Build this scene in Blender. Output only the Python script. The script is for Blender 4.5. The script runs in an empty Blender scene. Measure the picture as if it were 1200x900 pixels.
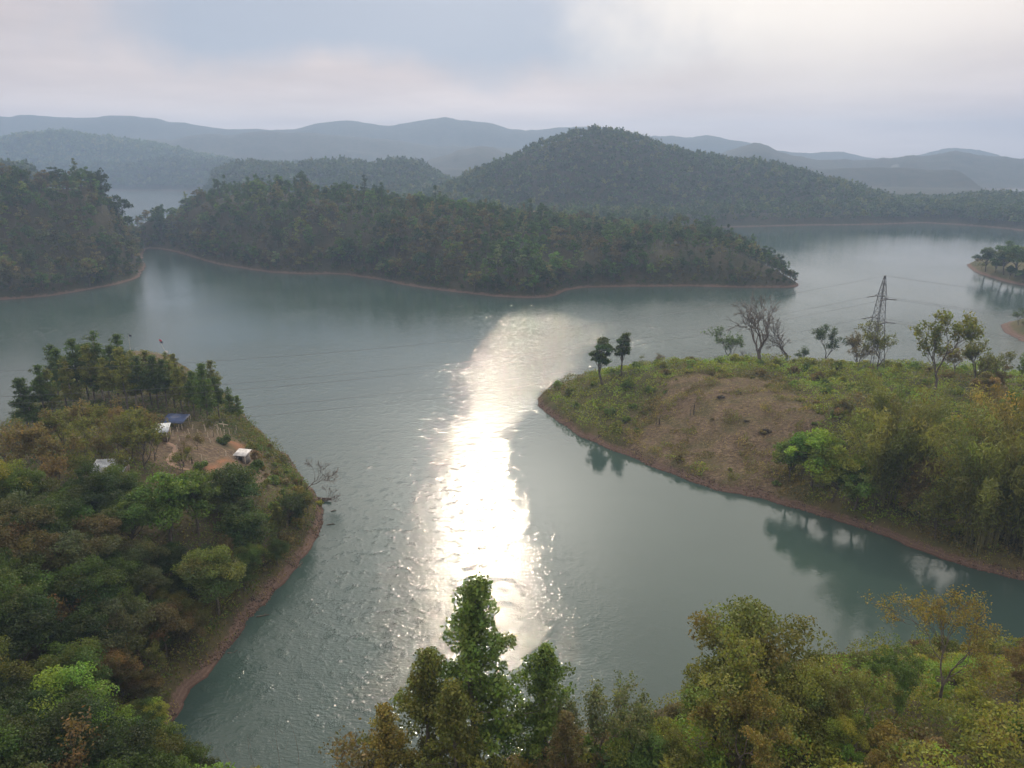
import bpy, bmesh, math, random
import numpy as np
from mathutils import Vector

R = math.radians
rng = np.random.default_rng(7)
random.seed(7)
scene = bpy.context.scene
COL = scene.collection

# ------------------------------------------------------------------ camera
PITCH = R(17.3); FPX = 850.0; CAMH = 70.0
cp, sp = math.cos(PITCH), math.sin(PITCH)

def W(u, v, z=0.0):
    """where the sight line through photo pixel (u, v) meets the level z"""
    a = (u - 600) / FPX; b = (450 - v) / FPX
    dx, dy, dz = a, cp + b * sp, -sp + b * cp
    t = (z - CAMH) / dz
    return np.array([dx * t, dy * t])

def WD(u, v, D):
    """point on the sight line at ground distance D (metres forward)"""
    a = (u - 600) / FPX; b = (450 - v) / FPX
    dx, dy, dz = a, cp + b * sp, -sp + b * cp
    t = D / dy
    return np.array([dx * t, D, CAMH + dz * t])

def proj(x, y, z):
    dep = y * cp - (z - CAMH) * sp
    up = y * sp + (z - CAMH) * cp
    return 600 + FPX * x / dep, 450 - FPX * up / dep

# ------------------------------------------------------------------ noise
_lat = np.random.default_rng(3).random((256, 256))
def vnoise(x, y):
    x = np.asarray(x, float); y = np.asarray(y, float)
    xi = np.floor(x).astype(int); yi = np.floor(y).astype(int)
    fx = x - xi; fy = y - yi
    fx = fx * fx * (3 - 2 * fx); fy = fy * fy * (3 - 2 * fy)
    g = lambda a, b: _lat[a & 255, b & 255]
    return (g(xi, yi) * (1 - fx) + g(xi + 1, yi) * fx) * (1 - fy) + (g(xi, yi + 1) * (1 - fx) + g(xi + 1, yi + 1) * fx) * fy
def fbm(x, y, o=4):
    s = 0; a = .5
    for i in range(o):
        s = s + a * vnoise(x * 2 ** i + 17.3 * i, y * 2 ** i + 9.1 * i); a *= .5
    return s / (1 - .5 ** o)
def sm(t):
    t = np.clip(t, 0, 1); return t * t * (3 - 2 * t)

def sdf(poly, x, y):
    """signed distance to a polygon, positive inside"""
    x = np.asarray(x, float); y = np.asarray(y, float)
    d = np.full(x.shape, 1e18); ins = np.zeros(x.shape, bool)
    n = len(poly)
    for i in range(n):
        ax, ay = poly[i]; bx, by = poly[(i + 1) % n]
        ex, ey = bx - ax, by - ay
        px, py = x - ax, y - ay
        t = np.clip((px * ex + py * ey) / (ex * ex + ey * ey + 1e-9), 0, 1)
        d = np.minimum(d, (px - t * ex) ** 2 + (py - t * ey) ** 2)
        c = ((ay > y) != (by > y))
        with np.errstate(divide='ignore', invalid='ignore'):
            xx = (bx - ax) * (y - ay) / (by - ay) + ax
        ins ^= c & (x < xx)
    d = np.sqrt(d)
    return np.where(ins, d, -d)

def smooth_poly(p, it=2):
    p = np.array(p, float)
    for _ in range(it):
        q = np.roll(p, -1, 0)
        p = np.stack([p * .75 + q * .25, p * .25 + q * .75], 1).reshape(-1, 2)
    return p

# ------------------------------------------------------------------ materials
def newmat(name):
    m = bpy.data.materials.new(name); m.use_nodes = True
    nt = m.node_tree; nt.nodes.clear()
    return m, nt, nt.nodes.new('ShaderNodeOutputMaterial')
def nd(nt, t, **k):
    n = nt.nodes.new(t)
    for a, b in k.items(): setattr(n, a, b)
    return n
def L(nt, a, b): nt.links.new(a, b)
def math_n(nt, op, a, b=None, c=None):
    n = nd(nt, 'ShaderNodeMath', operation=op)
    for i, q in enumerate((a, b, c)):
        if q is None: continue
        if isinstance(q, (int, float)): n.inputs[i].default_value = q
        else: L(nt, q, n.inputs[i])
    return n.outputs[0]
def mixc(nt, f, a, b, mode='MIX'):
    n = nd(nt, 'ShaderNodeMix', data_type='RGBA', blend_type=mode)
    for s, q in ((n.inputs[0], f), (n.inputs[6], a), (n.inputs[7], b)):
        if isinstance(q, (int, float)): s.default_value = q
        elif isinstance(q, tuple): s.default_value = (*q, 1)
        else: L(nt, q, s)
    return n.outputs[2]
def noise(nt, vec, scale, detail=3, rough=.55):
    n = nd(nt, 'ShaderNodeTexNoise'); n.inputs['Scale'].default_value = scale
    n.inputs['Detail'].default_value = detail; n.inputs['Roughness'].default_value = rough
    L(nt, vec, n.inputs['Vector']); return n.outputs[0]
def ramp(nt, f, lo, hi):
    n = nd(nt, 'ShaderNodeMapRange'); n.inputs[1].default_value = lo; n.inputs[2].default_value = hi
    n.interpolation_type = 'SMOOTHSTEP'; L(nt, f, n.inputs[0]); return n.outputs[0]

def leaf_material():
    m, nt, out = newmat('foliage')
    oi = nd(nt, 'ShaderNodeObjectInfo'); at = nd(nt, 'ShaderNodeAttribute', attribute_name='tint')
    c = mixc(nt, 1.0, oi.outputs['Color'], at.outputs['Color'], 'MULTIPLY')
    d = nd(nt, 'ShaderNodeBsdfPrincipled'); L(nt, c, d.inputs['Base Color'])
    d.inputs['Roughness'].default_value = .55; d.inputs['Specular IOR Level'].default_value = .3
    t = nd(nt, 'ShaderNodeBsdfTranslucent')
    tc = mixc(nt, 1.0, c, (1.35, 1.3, .6), 'MULTIPLY'); L(nt, tc, t.inputs['Color'])
    mx = nd(nt, 'ShaderNodeMixShader'); mx.inputs[0].default_value = .42
    L(nt, d.outputs[0], mx.inputs[1]); L(nt, t.outputs[0], mx.inputs[2]); L(nt, mx.outputs[0], out.inputs[0])
    return m
def bark_material(name, ca, cb):
    m, nt, out = newmat(name)
    tc = nd(nt, 'ShaderNodeTexCoord'); f = noise(nt, tc.outputs['Object'], 3.0, 4)
    d = nd(nt, 'ShaderNodeBsdfPrincipled'); L(nt, mixc(nt, ramp(nt, f, .35, .65), ca, cb), d.inputs['Base Color'])
    d.inputs['Roughness'].default_value = .9; L(nt, d.outputs[0], out.inputs[0]); return m
def plain(name, ca, cb=None, scale=2.0, rough=.7, metal=0.0, spec=.3):
    m, nt, out = newmat(name)
    d = nd(nt, 'ShaderNodeBsdfPrincipled')
    tc = nd(nt, 'ShaderNodeTexCoord'); f = noise(nt, tc.outputs['Object'], scale, 5)
    L(nt, mixc(nt, ramp(nt, f, .35, .68), ca, cb or tuple(q * .7 for q in ca)), d.inputs['Base Color'])
    d.inputs['Roughness'].default_value = rough; d.inputs['Metallic'].default_value = metal
    d.inputs['Specular IOR Level'].default_value = spec
    L(nt, d.outputs[0], out.inputs[0]); return m

LEAF = leaf_material()
BARK = bark_material('bark', (.10, .085, .07), (.055, .045, .036))
PALEBARK = bark_material('pale_bark', (.30, .26, .21), (.17, .14, .11))
TWIG = bark_material('twig', (.13, .105, .085), (.075, .06, .05))

def terrain_material(name, grassy, far=False):
    """red earth at the waterline, scrub above, bare places from the vertex attributes"""
    m, nt, out = newmat(name)
    g = nd(nt, 'ShaderNodeNewGeometry'); P = g.outputs['Position']
    sx = nd(nt, 'ShaderNodeSeparateXYZ'); L(nt, P, sx.inputs[0]); z = sx.outputs[2]
    n1 = noise(nt, P, .05 if far else .18, 4); n2 = noise(nt, P, .35 if far else 1.3, 5, .65); n3 = noise(nt, P, 6.0, 4, .7)
    veg = mixc(nt, ramp(nt, n1, .35, .65), *grassy)
    veg = mixc(nt, math_n(nt, 'MULTIPLY', ramp(nt, n2, .45, .75), .5), veg, (.075, .055, .035))
    # dried cuttings on cleared ground: stretched along the slope
    mp = nd(nt, 'ShaderNodeMapping'); mp.inputs['Scale'].default_value = (.9, 2.6, 1); mp.inputs['Rotation'].default_value = (0, 0, .5); L(nt, P, mp.inputs[0])
    st = noise(nt, mp.outputs[0], 1.1, 6, .7)
    dry = mixc(nt, ramp(nt, st, .38, .62), mixc(nt, ramp(nt, n1, .35, .6), (.054, .039, .030), (.080, .057, .042)), mixc(nt, ramp(nt, n2, .35, .65), (.118, .085, .058), (.19, .145, .096)))
    dry = mixc(nt, math_n(nt, 'MULTIPLY', ramp(nt, n1, .45, .68), .6), dry, (.060, .064, .026))
    at = nd(nt, 'ShaderNodeAttribute', attribute_name='dry'); c = mixc(nt, at.outputs['Fac'], veg, dry)
    so = nd(nt, 'ShaderNodeAttribute', attribute_name='soil')
    c = mixc(nt, so.outputs['Fac'], c, mixc(nt, ramp(nt, n2, .3, .7), (.25, .115, .06), (.17, .095, .06)))
    # bank: strata of old water levels
    wz = math_n(nt, 'ADD', z, math_n(nt, 'MULTIPLY', math_n(nt, 'SUBTRACT', n2, .5), .7))
    wv = nd(nt, 'ShaderNodeMath', operation='SINE'); L(nt, math_n(nt, 'MULTIPLY', wz, 14.0), wv.inputs[0])
    bank = mixc(nt, ramp(nt, wv.outputs[0], -1, 1), (.108, .072, .057), (.140, .097, .077))
    bank = mixc(nt, math_n(nt, 'MULTIPLY', ramp(nt, n3, .4, .7), .6), bank, (.066, .047, .039))
    zz = math_n(nt, 'ADD', z, math_n(nt, 'MULTIPLY', math_n(nt, 'SUBTRACT', n2, .5), 2.2 if not far else 3.0))
    c = mixc(nt, ramp(nt, zz, 1.45 if not far else 1.25, .75 if not far else .5), c, bank)
    c = mixc(nt, ramp(nt, z, .22, .05), c, (.07, .043, .035))      # wet line
    d = nd(nt, 'ShaderNodeBsdfPrincipled'); L(nt, c, d.inputs['Base Color']); d.inputs['Roughness'].default_value = .95
    d.inputs['Specular IOR Level'].default_value = .15
    b = nd(nt, 'ShaderNodeBump'); b.inputs['Strength'].default_value = .8; b.inputs['Distance'].default_value = .35 if not far else 2.0
    L(nt, math_n(nt, 'ADD', n2, math_n(nt, 'MULTIPLY', n3, .25)), b.inputs['Height']); L(nt, b.outputs[0], d.inputs['Normal'])
    L(nt, d.outputs[0], out.inputs[0]); return m

# ------------------------------------------------------------------ mesh builder (quads only)
class MB:
    def __init__(s): s.V = []; s.F = []; s.M = []; s.T = []; s.n = 0
    def add(s, v, f, mat=0, tint=None):
        v = np.asarray(v, np.float32).reshape(-1, 3); f = np.asarray(f, np.int64).reshape(-1, 4)
        s.V.append(v); s.F.append(f + s.n); s.n += len(v)
        s.M.append(np.full(len(f), mat, np.int32))
        if tint is None: tint = np.ones((len(f), 3))
        s.T.append(np.broadcast_to(np.asarray(tint, np.float32), (len(f), 3)))
    def arrays(s):
        return np.concatenate(s.V), np.concatenate(s.F), np.concatenate(s.M), np.concatenate(s.T)
    def mesh(s, name, mats, smooth=False):
        return to_mesh(name, *s.arrays(), mats, smooth)
    def tube(s, pts, rad, k=6, mat=0, tint=None):
        pts = np.asarray(pts, float); n = len(pts)
        d = np.gradient(pts, axis=0); d /= np.linalg.norm(d, axis=1)[:, None] + 1e-9
        ref = np.array([0, 0, 1.]) if abs(d[0, 2]) < .9 else np.array([1., 0, 0])
        a = np.cross(d, ref); a /= np.linalg.norm(a, axis=1)[:, None] + 1e-9; b = np.cross(d, a)
        th = np.arange(k) * 2 * np.pi / k
        r = np.broadcast_to(np.asarray(rad, float), (n,))
        v = pts[:, None] + r[:, None, None] * (np.cos(th)[None, :, None] * a[:, None] + np.sin(th)[None, :, None] * b[:, None])
        i = np.arange(n - 1)[:, None] * k; j = np.arange(k)[None]; j2 = (j + 1) % k
        f = np.stack([i + j, i + j2, i + k + j2, i + k + j], -1).reshape(-1, 4)
        s.add(v.reshape(-1, 3), f, mat, tint)
    def box(s, lo, hi, mat=0, rot=0, org=(0, 0, 0), top_shift=None):
        x0, y0, z0 = lo; x1, y1, z1 = hi
        v = np.array([(x0, y0, z0), (x1, y0, z0), (x1, y1, z0), (x0, y1, z0), (x0, y0, z1), (x1, y0, z1), (x1, y1, z1), (x0, y1, z1)], float)
        if top_shift is not None: v[4:] += np.asarray(top_shift)
        c, q = math.cos(rot), math.sin(rot)
        v = np.stack([v[:, 0] * c - v[:, 1] * q, v[:, 0] * q + v[:, 1] * c, v[:, 2]], 1) + np.asarray(org)
        s.add(v, [(0, 3, 2, 1), (4, 5, 6, 7), (0, 1, 5, 4), (1, 2, 6, 5), (2, 3, 7, 6), (3, 0, 4, 7)], mat)
    def bar(s, a, b, r, mat=0, k=4): s.tube([a, b], [r, r], k, mat)
    def leaves(s, r, C, size, aspect=.55, up=.5, out=None, mat=1, tint=None, droop=0.0):
        n = len(C)
        if n == 0: return
        nrm = r.normal(size=(n, 3)); nrm /= np.linalg.norm(nrm, axis=1)[:, None]
        nrm[:, 2] += up
        if out is not None: nrm += out * .6
        nrm /= np.linalg.norm(nrm, axis=1)[:, None] + 1e-9
        t = r.normal(size=(n, 3)); t[:, 2] -= droop
        t -= nrm * (t * nrm).sum(1)[:, None]; t /= np.linalg.norm(t, axis=1)[:, None] + 1e-9
        b = np.cross(nrm, t)
        sz = (np.broadcast_to(size, (n,)) * r.uniform(.6, 1.35, n))[:, None]
        v = np.stack([C + t * sz * .5, C + b * sz * .5 * aspect + t * sz * .08, C - t * sz * .5, C - b * sz * .5 * aspect + t * sz * .08], 1)
        f = np.arange(4 * n).reshape(n, 4)
        s.add(v.reshape(-1, 3), f, mat, tint)

def to_mesh(name, V, F, M, T, mats, smooth=False):
    me = bpy.data.meshes.new(name)
    me.vertices.add(len(V)); me.vertices.foreach_set('co', V.astype(np.float32).ravel())
    me.loops.add(F.size); me.loops.foreach_set('vertex_index', F.astype(np.int32).ravel())
    me.polygons.add(len(F)); me.polygons.foreach_set('loop_start', np.arange(0, F.size, 4, dtype=np.int32))
    me.polygons.foreach_set('material_index', M.astype(np.int32))
    if smooth: me.polygons.foreach_set('use_smooth', np.ones(len(F), bool))
    for m in mats: me.materials.append(m)
    if T is not None:
        a = me.attributes.new('tint', 'FLOAT_COLOR', 'FACE')
        a.data.foreach_set('color', np.concatenate([T, np.ones((len(T), 1))], 1).astype(np.float32).ravel())
    me.update(calc_edges=True); return me

def link(name, me, parent=None, color=None):
    o = bpy.data.objects.new(name, me); COL.objects.link(o)
    if parent is not None: o.parent = parent
    if color is not None: o.color = (*color, 1)
    return o
def tag(o, label=None, cat=None, group=None, kind=None):
    for k, v in (('label', label), ('category', cat), ('group', group), ('kind', kind)):
        if v: o[k] = v
    return o
def empty(name, loc, rz=0.0):
    o = bpy.data.objects.new(name, None); COL.objects.link(o); o.empty_display_size = .5
    o.location = loc; o.rotation_euler = (0, 0, rz); return o

def jit(r, n, lo=.75, hi=1.25, hue=.12):
    b = r.uniform(lo, hi, n)[:, None]
    return b * (1 + r.uniform(-hue, hue, (n, 3)) * np.array([1., .35, .6]))

# ------------------------------------------------------------------ trees (unit: metres, base at origin)
def curve(r, a, b, n=6, wob=.08, sag=0.0):
    a = np.asarray(a, float); b = np.asarray(b, float); t = np.linspace(0, 1, n)[:, None]
    l = np.linalg.norm(b - a)
    p = a + (b - a) * t + np.cumsum(r.normal(size=(n, 3)), 0) * wob * l / n * np.sin(np.pi * t) * 1.5
    p[:, 2] += sag * l * np.sin(np.pi * t[:, 0]); return p

def broadleaf(seed, H, Wd, nleaf, leaf, nclump=14, base=.28, dense=1.0, flat=.8, k=6, hue=.12, sp=.55):
    r = np.random.default_rng(seed); tr, cr = MB(), MB()
    top = np.array([r.normal() * .06 * H, r.normal() * .06 * H, H * .72])
    tp = curve(r, (0, 0, -.6), top, 9, .10)
    tr.tube(tp, np.linspace(.026, .007, 9) * H, k)
    cz = H * (base + (1 - base) * .5); rz = H * (1 - base) * .5; rx = Wd / 2
    cs, rad = [], []
    for i in range(nclump * 40):
        d = r.normal(size=3); d /= np.linalg.norm(d)
        q = r.uniform(.25, .86) ** .7
        p = np.array([d[0] * rx * q, d[1] * rx * q, cz + d[2] * rz * q])
        if d[2] < -.55: continue
        # uneven outline: whole sectors pulled in or pushed out
        a = math.atan2(d[1], d[0]); p[:2] *= .82 + .3 * math.sin(2 * a + seed) * math.sin(a * 3 + seed * 1.7) + .12 * r.normal()
        rr = rx * r.uniform(.24, .46)
        if all(np.linalg.norm((p - c)) > sp * (rr + q2) for c, q2 in zip(cs, rad)):
            cs.append(p); rad.append(rr)
            if len(cs) >= nclump: break
    cs = np.array(cs); rad = np.array(rad)
    for c in cs:
        i = r.integers(3, 8); s0 = tp[i]
        if s0[2] > c[2]: s0 = tp[max(2, i - 3)]
        tr.tube(curve(r, s0, c, 5, .12, .06), np.linspace(.010, .003, 5) * H, 4)
    w = rad ** 2; w /= w.sum()
    for c, rr, ww in zip(cs, rad, w):
        n = max(8, int(nleaf * ww))
        # sub-clumps keep light and dark tufts inside a clump
        ns = max(4, int(9 * dense))
        sd = r.normal(size=(ns, 3)); sd /= np.linalg.norm(sd, axis=1)[:, None]; sd[:, 2] = np.abs(sd[:, 2]) * .9 - .25
        sc = c + sd * rr * .75 * np.array([1, 1, flat])
        idx = r.integers(0, ns, n)
        d = r.normal(size=(n, 3)); d /= np.linalg.norm(d, axis=1)[:, None]
        C = sc[idx] + d * rr * .52 * (r.uniform(.2, 1, (n, 1)) ** .5) * np.array([1, 1, flat])
        out = C - c; out /= np.linalg.norm(out, axis=1)[:, None] + 1e-9
        ct = jit(r, 1, .72, 1.28, .24)
        st = jit(r, ns, .82, 1.2, .08)
        cr.leaves(r, C, leaf, .6, .35, out, 0, ct * st[idx] * jit(r, n, .75, 1.25, hue))
    return tr, cr

def whorl(seed, H, nb, lenf, base=.35, asc=.25, tufts=5, nleaf=4000, leaf=.35, tuft=.8, asp=.4, rad=.018, wob=.03, lean=0.0, droop=0.0, k=6):
    """a single straight stem with many side branches carrying tufts"""
    r = np.random.default_rng(seed); tr, cr = MB(), MB()
    tp = curve(r, (0, 0, -.6), (lean * H, r.normal() * .02 * H, H * .97), 12, wob)
    tr.tube(tp, np.linspace(rad, rad * .12, 12) * H, k)
    C0 = []; S = []
    hs = np.sort(r.uniform(base, 1.0, nb)); az = r.uniform(0, 6.28) + np.arange(nb) * 2.4 + r.normal(size=nb) * .5
    gap = np.sin(hs * 23 + seed) * .25
    for h, a, g in zip(hs, az, gap):
        f = (h - base) / (1 - base)
        l = H * lenf(f) * r.uniform(.6, 1.2) * (1 + g)
        i = np.interp(h * H, tp[:, 2], np.arange(12)); s0 = np.array([np.interp(i, np.arange(12), tp[:, q]) for q in range(3)])
        e = s0 + np.array([math.cos(a) * l, math.sin(a) * l, l * (asc + r.normal() * .12)])
        bp = curve(r, s0, e, 5, .08, .04)
        tr.tube(bp, np.linspace(.22, .06, 5) * rad * H * (1.1 - f * .6), 3)
        nt = max(2, int(tufts * (l / (H * .15)) ** .7))
        for q in np.linspace(.35 if f < .8 else .1, 1.0, nt):
            p = s0 + (e - s0) * q + r.normal(size=3) * .06 * l
            C0.append(p); S.append(tuft * r.uniform(.65, 1.25))
    C0.append(tp[-1]); S.append(tuft * .7)
    C0 = np.array(C0); S = np.array(S); m = len(C0)
    pt = jit(r, m, .7, 1.25, .10)
    idx = r.integers(0, m, nleaf)
    d = r.normal(size=(nleaf, 3)); d /= np.linalg.norm(d, axis=1)[:, None]
    C = C0[idx] + d * S[idx][:, None] * (r.uniform(.1, 1, (nleaf, 1)) ** .6) * np.array([1, 1, .75])
    if droop: C[:, 2] -= droop * r.uniform(0, 1, nleaf) ** 2
    cr.leaves(r, C, leaf, asp, .3, d, 0, pt[idx] * jit(r, nleaf, .75, 1.25, .12), droop)
    return tr, cr

def branching(seed, H, depth=5, spread=.55, nleaf=0, leaf=.3, tuft=.5, thin=1.0, lean=(0, 0), first=.28, kids=(2, 4), keep=1.0, bark_depth=1, minr=.012, lift=.13):
    """repeatedly forking tree; bare, or with leaves in tufts at the twig ends"""
    r = np.random.default_rng(seed); tr, cr = MB(), MB(); ends = []
    def grow(p, d, l, rad, lev):
        e = p + d * l
        n = 5 if lev < 2 else 4
        pts = curve(r, p, e, n, .14)
        (tr if lev <= bark_depth else cr).tube(pts, np.maximum(np.linspace(rad, rad * .66, n), minr), 6 if lev < 2 else 3, 0)
        if lev >= depth: ends.append(e); return
        for q in range(r.integers(kids[0], kids[1] + 1)):
            a = r.uniform(0, 6.28); t = spread * r.uniform(.55, 1.3)
            ref = np.array([1., 0, 0]) if abs(d[0]) < .8 else np.array([0, 1., 0])
            u = np.cross(d, ref); u /= np.linalg.norm(u); w = np.cross(d, u)
            nd_ = d * math.cos(t) + (u * math.cos(a) + w * math.sin(a)) * math.sin(t)
            nd_[2] += lift; nd_ /= np.linalg.norm(nd_)
            st = pts[-1] if q == 0 else pts[r.integers(max(1, n - 3), n)]
            grow(st, nd_, l * r.uniform(.62, .9), rad * r.uniform(.5, .66), lev + 1)
        if lev >= depth - 1: ends.append(e)
    d0 = np.array([lean[0], lean[1], 1.]); d0 /= np.linalg.norm(d0)
    grow(np.array([0, 0, -.5]), d0, H * first, H * .018 * thin, 0)
    E_ = np.array(ends)
    if nleaf:
        keepi = r.random(len(E_)) < keep; E2 = E_[keepi] if keepi.any() else E_
        m = len(E2); idx = r.integers(0, m, nleaf); pt = jit(r, m, .75, 1.25, .12)
        C = E2[idx] + r.normal(size=(nleaf, 3)) * tuft * .55
        cr.leaves(r, C, leaf, .6, .3, None, 1, pt[idx] * jit(r, nleaf, .75, 1.25, .14))
    return tr, cr

def bamboo(seed, H, Wd, nculm=44, nleaf=17000, leaf=.42):
    r = np.random.default_rng(seed); tr, cr = MB(), MB()
    Cs, Ts = [], []
    for i in range(nculm):
        a = r.uniform(0, 6.28); b = r.uniform(0, 1) ** .5
        p0 = np.array([math.cos(a), math.sin(a), 0]) * b * Wd * .13
        out = np.array([math.cos(a + r.normal() * .4), math.sin(a + r.normal() * .4), 0])
        h = H * r.uniform(.6, 1.02); reach = Wd * .5 * b * r.uniform(.6, 1.15)
        t = np.linspace(0, 1, 9)[:, None]
        p = p0 + out * reach * t ** 2.1 + np.array([0, 0, 1.]) * (h * (t * 1.12 - .17 * t ** 5)) - np.array([0, 0, .4])
        tr.tube(p, np.linspace(.05, .012, 9), 4)
        n = nleaf // nculm; s = r.uniform(.22, 1.0, n) ** .75
        base = np.stack([np.interp(s, t[:, 0], p[:, q]) for q in range(3)], 1)
        C = base + r.normal(size=(n, 3)) * np.array([.50, .50, .5]) * (1.15 - .55 * s)[:, None]
        C[:, 2] -= np.abs(r.normal(size=n)) * .45
        Cs.append(C); Ts.append(jit(r, 1, .62, 1.38, .16) * jit(r, n, .75, 1.25, .1))
    cr.leaves(r, np.concatenate(Cs), leaf, .22, .15, None, 0, np.concatenate(Ts), 1.6)
    return tr, cr

def bush(seed, H, Wd, nleaf, leaf, n=9, asp=.6, twigs=10):
    r = np.random.default_rng(seed); tr, cr = MB(), MB()
    a = r.uniform(0, 6.28, n); q = r.uniform(0, .75, n) ** .6
    cs = np.stack([np.cos(a) * q * Wd / 2, np.sin(a) * q * Wd / 2, H * (.75 - .5 * q) * r.uniform(.6, 1.1, n)], 1)
    rr = Wd * r.uniform(.14, .27, n)
    for c in cs: tr.tube(curve(r, (0, 0, -.3), c, 5, .1), np.linspace(.05, .015, 5), 4)
    idx = r.integers(0, n, nleaf); d = r.normal(size=(nleaf, 3)); d /= np.linalg.norm(d, axis=1)[:, None]
    C = cs[idx] + d * rr[idx][:, None] * r.uniform(.2, 1, (nleaf, 1)) ** .5 * np.array([1, 1, .9])
    C[:, 2] = np.maximum(C[:, 2], .05)
    ct = jit(r, n, .75, 1.2, .1)
    for i in range(twigs):
        e = cs[r.integers(0, n)] + r.normal(size=3) * Wd * .2 + np.array([0, 0, Wd * .2])
        tr.tube(curve(r, cs[r.integers(0, n)], e, 4, .1), np.linspace(.02, .006, 4), 3)
    cr.leaves(r, C, leaf, asp, .4, d, 0, ct[idx] * jit(r, nleaf, .72, 1.28, .14))
    return tr, cr

def pair(name, tc, bark=BARK):
    tr, cr = tc
    mats = [LEAF] if cr.M and max(m.max() for m in cr.M) == 0 and not getattr(cr, 'twiggy', False) else [TWIG, LEAF]
    return tr.mesh(name + '_trunk', [bark], True), cr.mesh(name + '_crown', mats)
def pair_twig(name, tc, bark=BARK):
    tr, cr = tc; return tr.mesh(name + '_trunk', [bark], True), cr.mesh(name + '_crown', [TWIG, LEAF])

# colours: word -> leaf base colour
PAL = {
    'dark green': (.026, .043, .017), 'deep green': (.034, .058, .017), 'mid green': (.050, .078, .022), 'grey green': (.062, .075, .043),
    'olive': (.066, .075, .023), 'yellow green': (.105, .118, .026), 'ochre': (.092, .080, .027), 'brown': (.072, .061, .034),
    'russet': (.074, .054, .030), 'straw': (.16, .135, .06), 'bright green': (.075, .125, .026),
}

PAL = {k: tuple(q * f for q, f in zip(c, (2.05, 2.02, 1.5))) for k, c in PAL.items()}
# =================================================================== TERRAIN
near_poly = smooth_poly([tuple(W(*p)) for p in
    [(190, 868), (215, 838), (235, 800), (265, 757), (300, 715), (335, 680), (360, 650), (376, 626), (382, 606), (377, 588), (359, 565), (338, 538), (316, 518), (296, 500),
     (282, 480), (258, 458), (226, 436), (197, 420), (178, 416), (158, 415), (135, 421), (110, 432), (75, 447), (45, 468), (12, 495), (-15, 525), (-70, 580), (-170, 700)]]
    + [(-112, 70), (-140, 30), (-140, -60), (170, -60), (190, 20), (150, 72), (118, 84), (86, 90), (60, 93), (42, 89), (26, 82), (12, 76), (0, 71), (-10, 67), (-24, 64), (-36, 67)], 2)
rp_poly = smooth_poly([tuple(W(*p)) for p in
    [(629, 464), (633, 475), (650, 491), (675, 507), (700, 519), (730, 533), (760, 545), (800, 561), (850, 577), (920, 592), (1000, 614), (1060, 636), (1130, 662), (1200, 682)]]
    + [(112, 96), (150, 90), (230, 92), (300, 120), (300, 180), (230, 205), (180, 218), (120, 233), (80, 240), (50, 239), (28, 231), (13, 220)], 2)
isl_poly = smooth_poly([tuple(W(*p)) for p in [(1133, 311), (1140, 318), (1155, 324), (1180, 331), (1205, 336)]] + [(330, 410), (420, 420), (450, 500), (400, 540), (340, 520), (316, 505)], 2)
spit_poly = smooth_poly([tuple(W(*p)) for p in [(1172, 384), (1180, 391), (1190, 397), (1205, 404)]] + [(225, 272), (265, 280), (275, 320), (235, 325), (217, 315)], 2)
mid_poly = smooth_poly([tuple(W(*p)) for p in
    [(-100, 362), (-40, 356), (0, 352), (40, 349), (90, 342), (130, 335), (163, 326), (170, 313), (167, 300), (168, 292), (182, 290), (210, 296), (250, 309), (300, 318), (350, 322), (400, 321), (440, 326),
     (480, 335), (540, 344), (600, 349), (645, 349), (656, 345), (664, 339), (700, 336), (760, 336), (830, 335), (880, 337), (925, 338), (937, 334), (925, 326), (900, 316), (862, 300), (800, 290), (735, 284), (690, 281), (700, 279.5), (760, 274), (830, 267.5),
     (900, 265), (1000, 263.5), (1050, 262.5), (1078, 261), (1090, 261.5), (1120, 263), (1170, 267), (1200, 271), (1300, 284)]]
    + [(560, 560), (900, 600), (1300, 900), (1200, 1500), (600, 2050), (-1500, 2050), (-1500, 1750), (-1000, 1735), (-740, 1722), (-690, 1650), (-560, 1350), (-450, 1110), (-390, 900), (-335, 730), (-305, 655), (-350, 625), (-430, 690), (-550, 900), (-640, 1080), (-1100, 1120), (-1000, 700), (-700, 420), (-450, 345)], 1)

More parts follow.
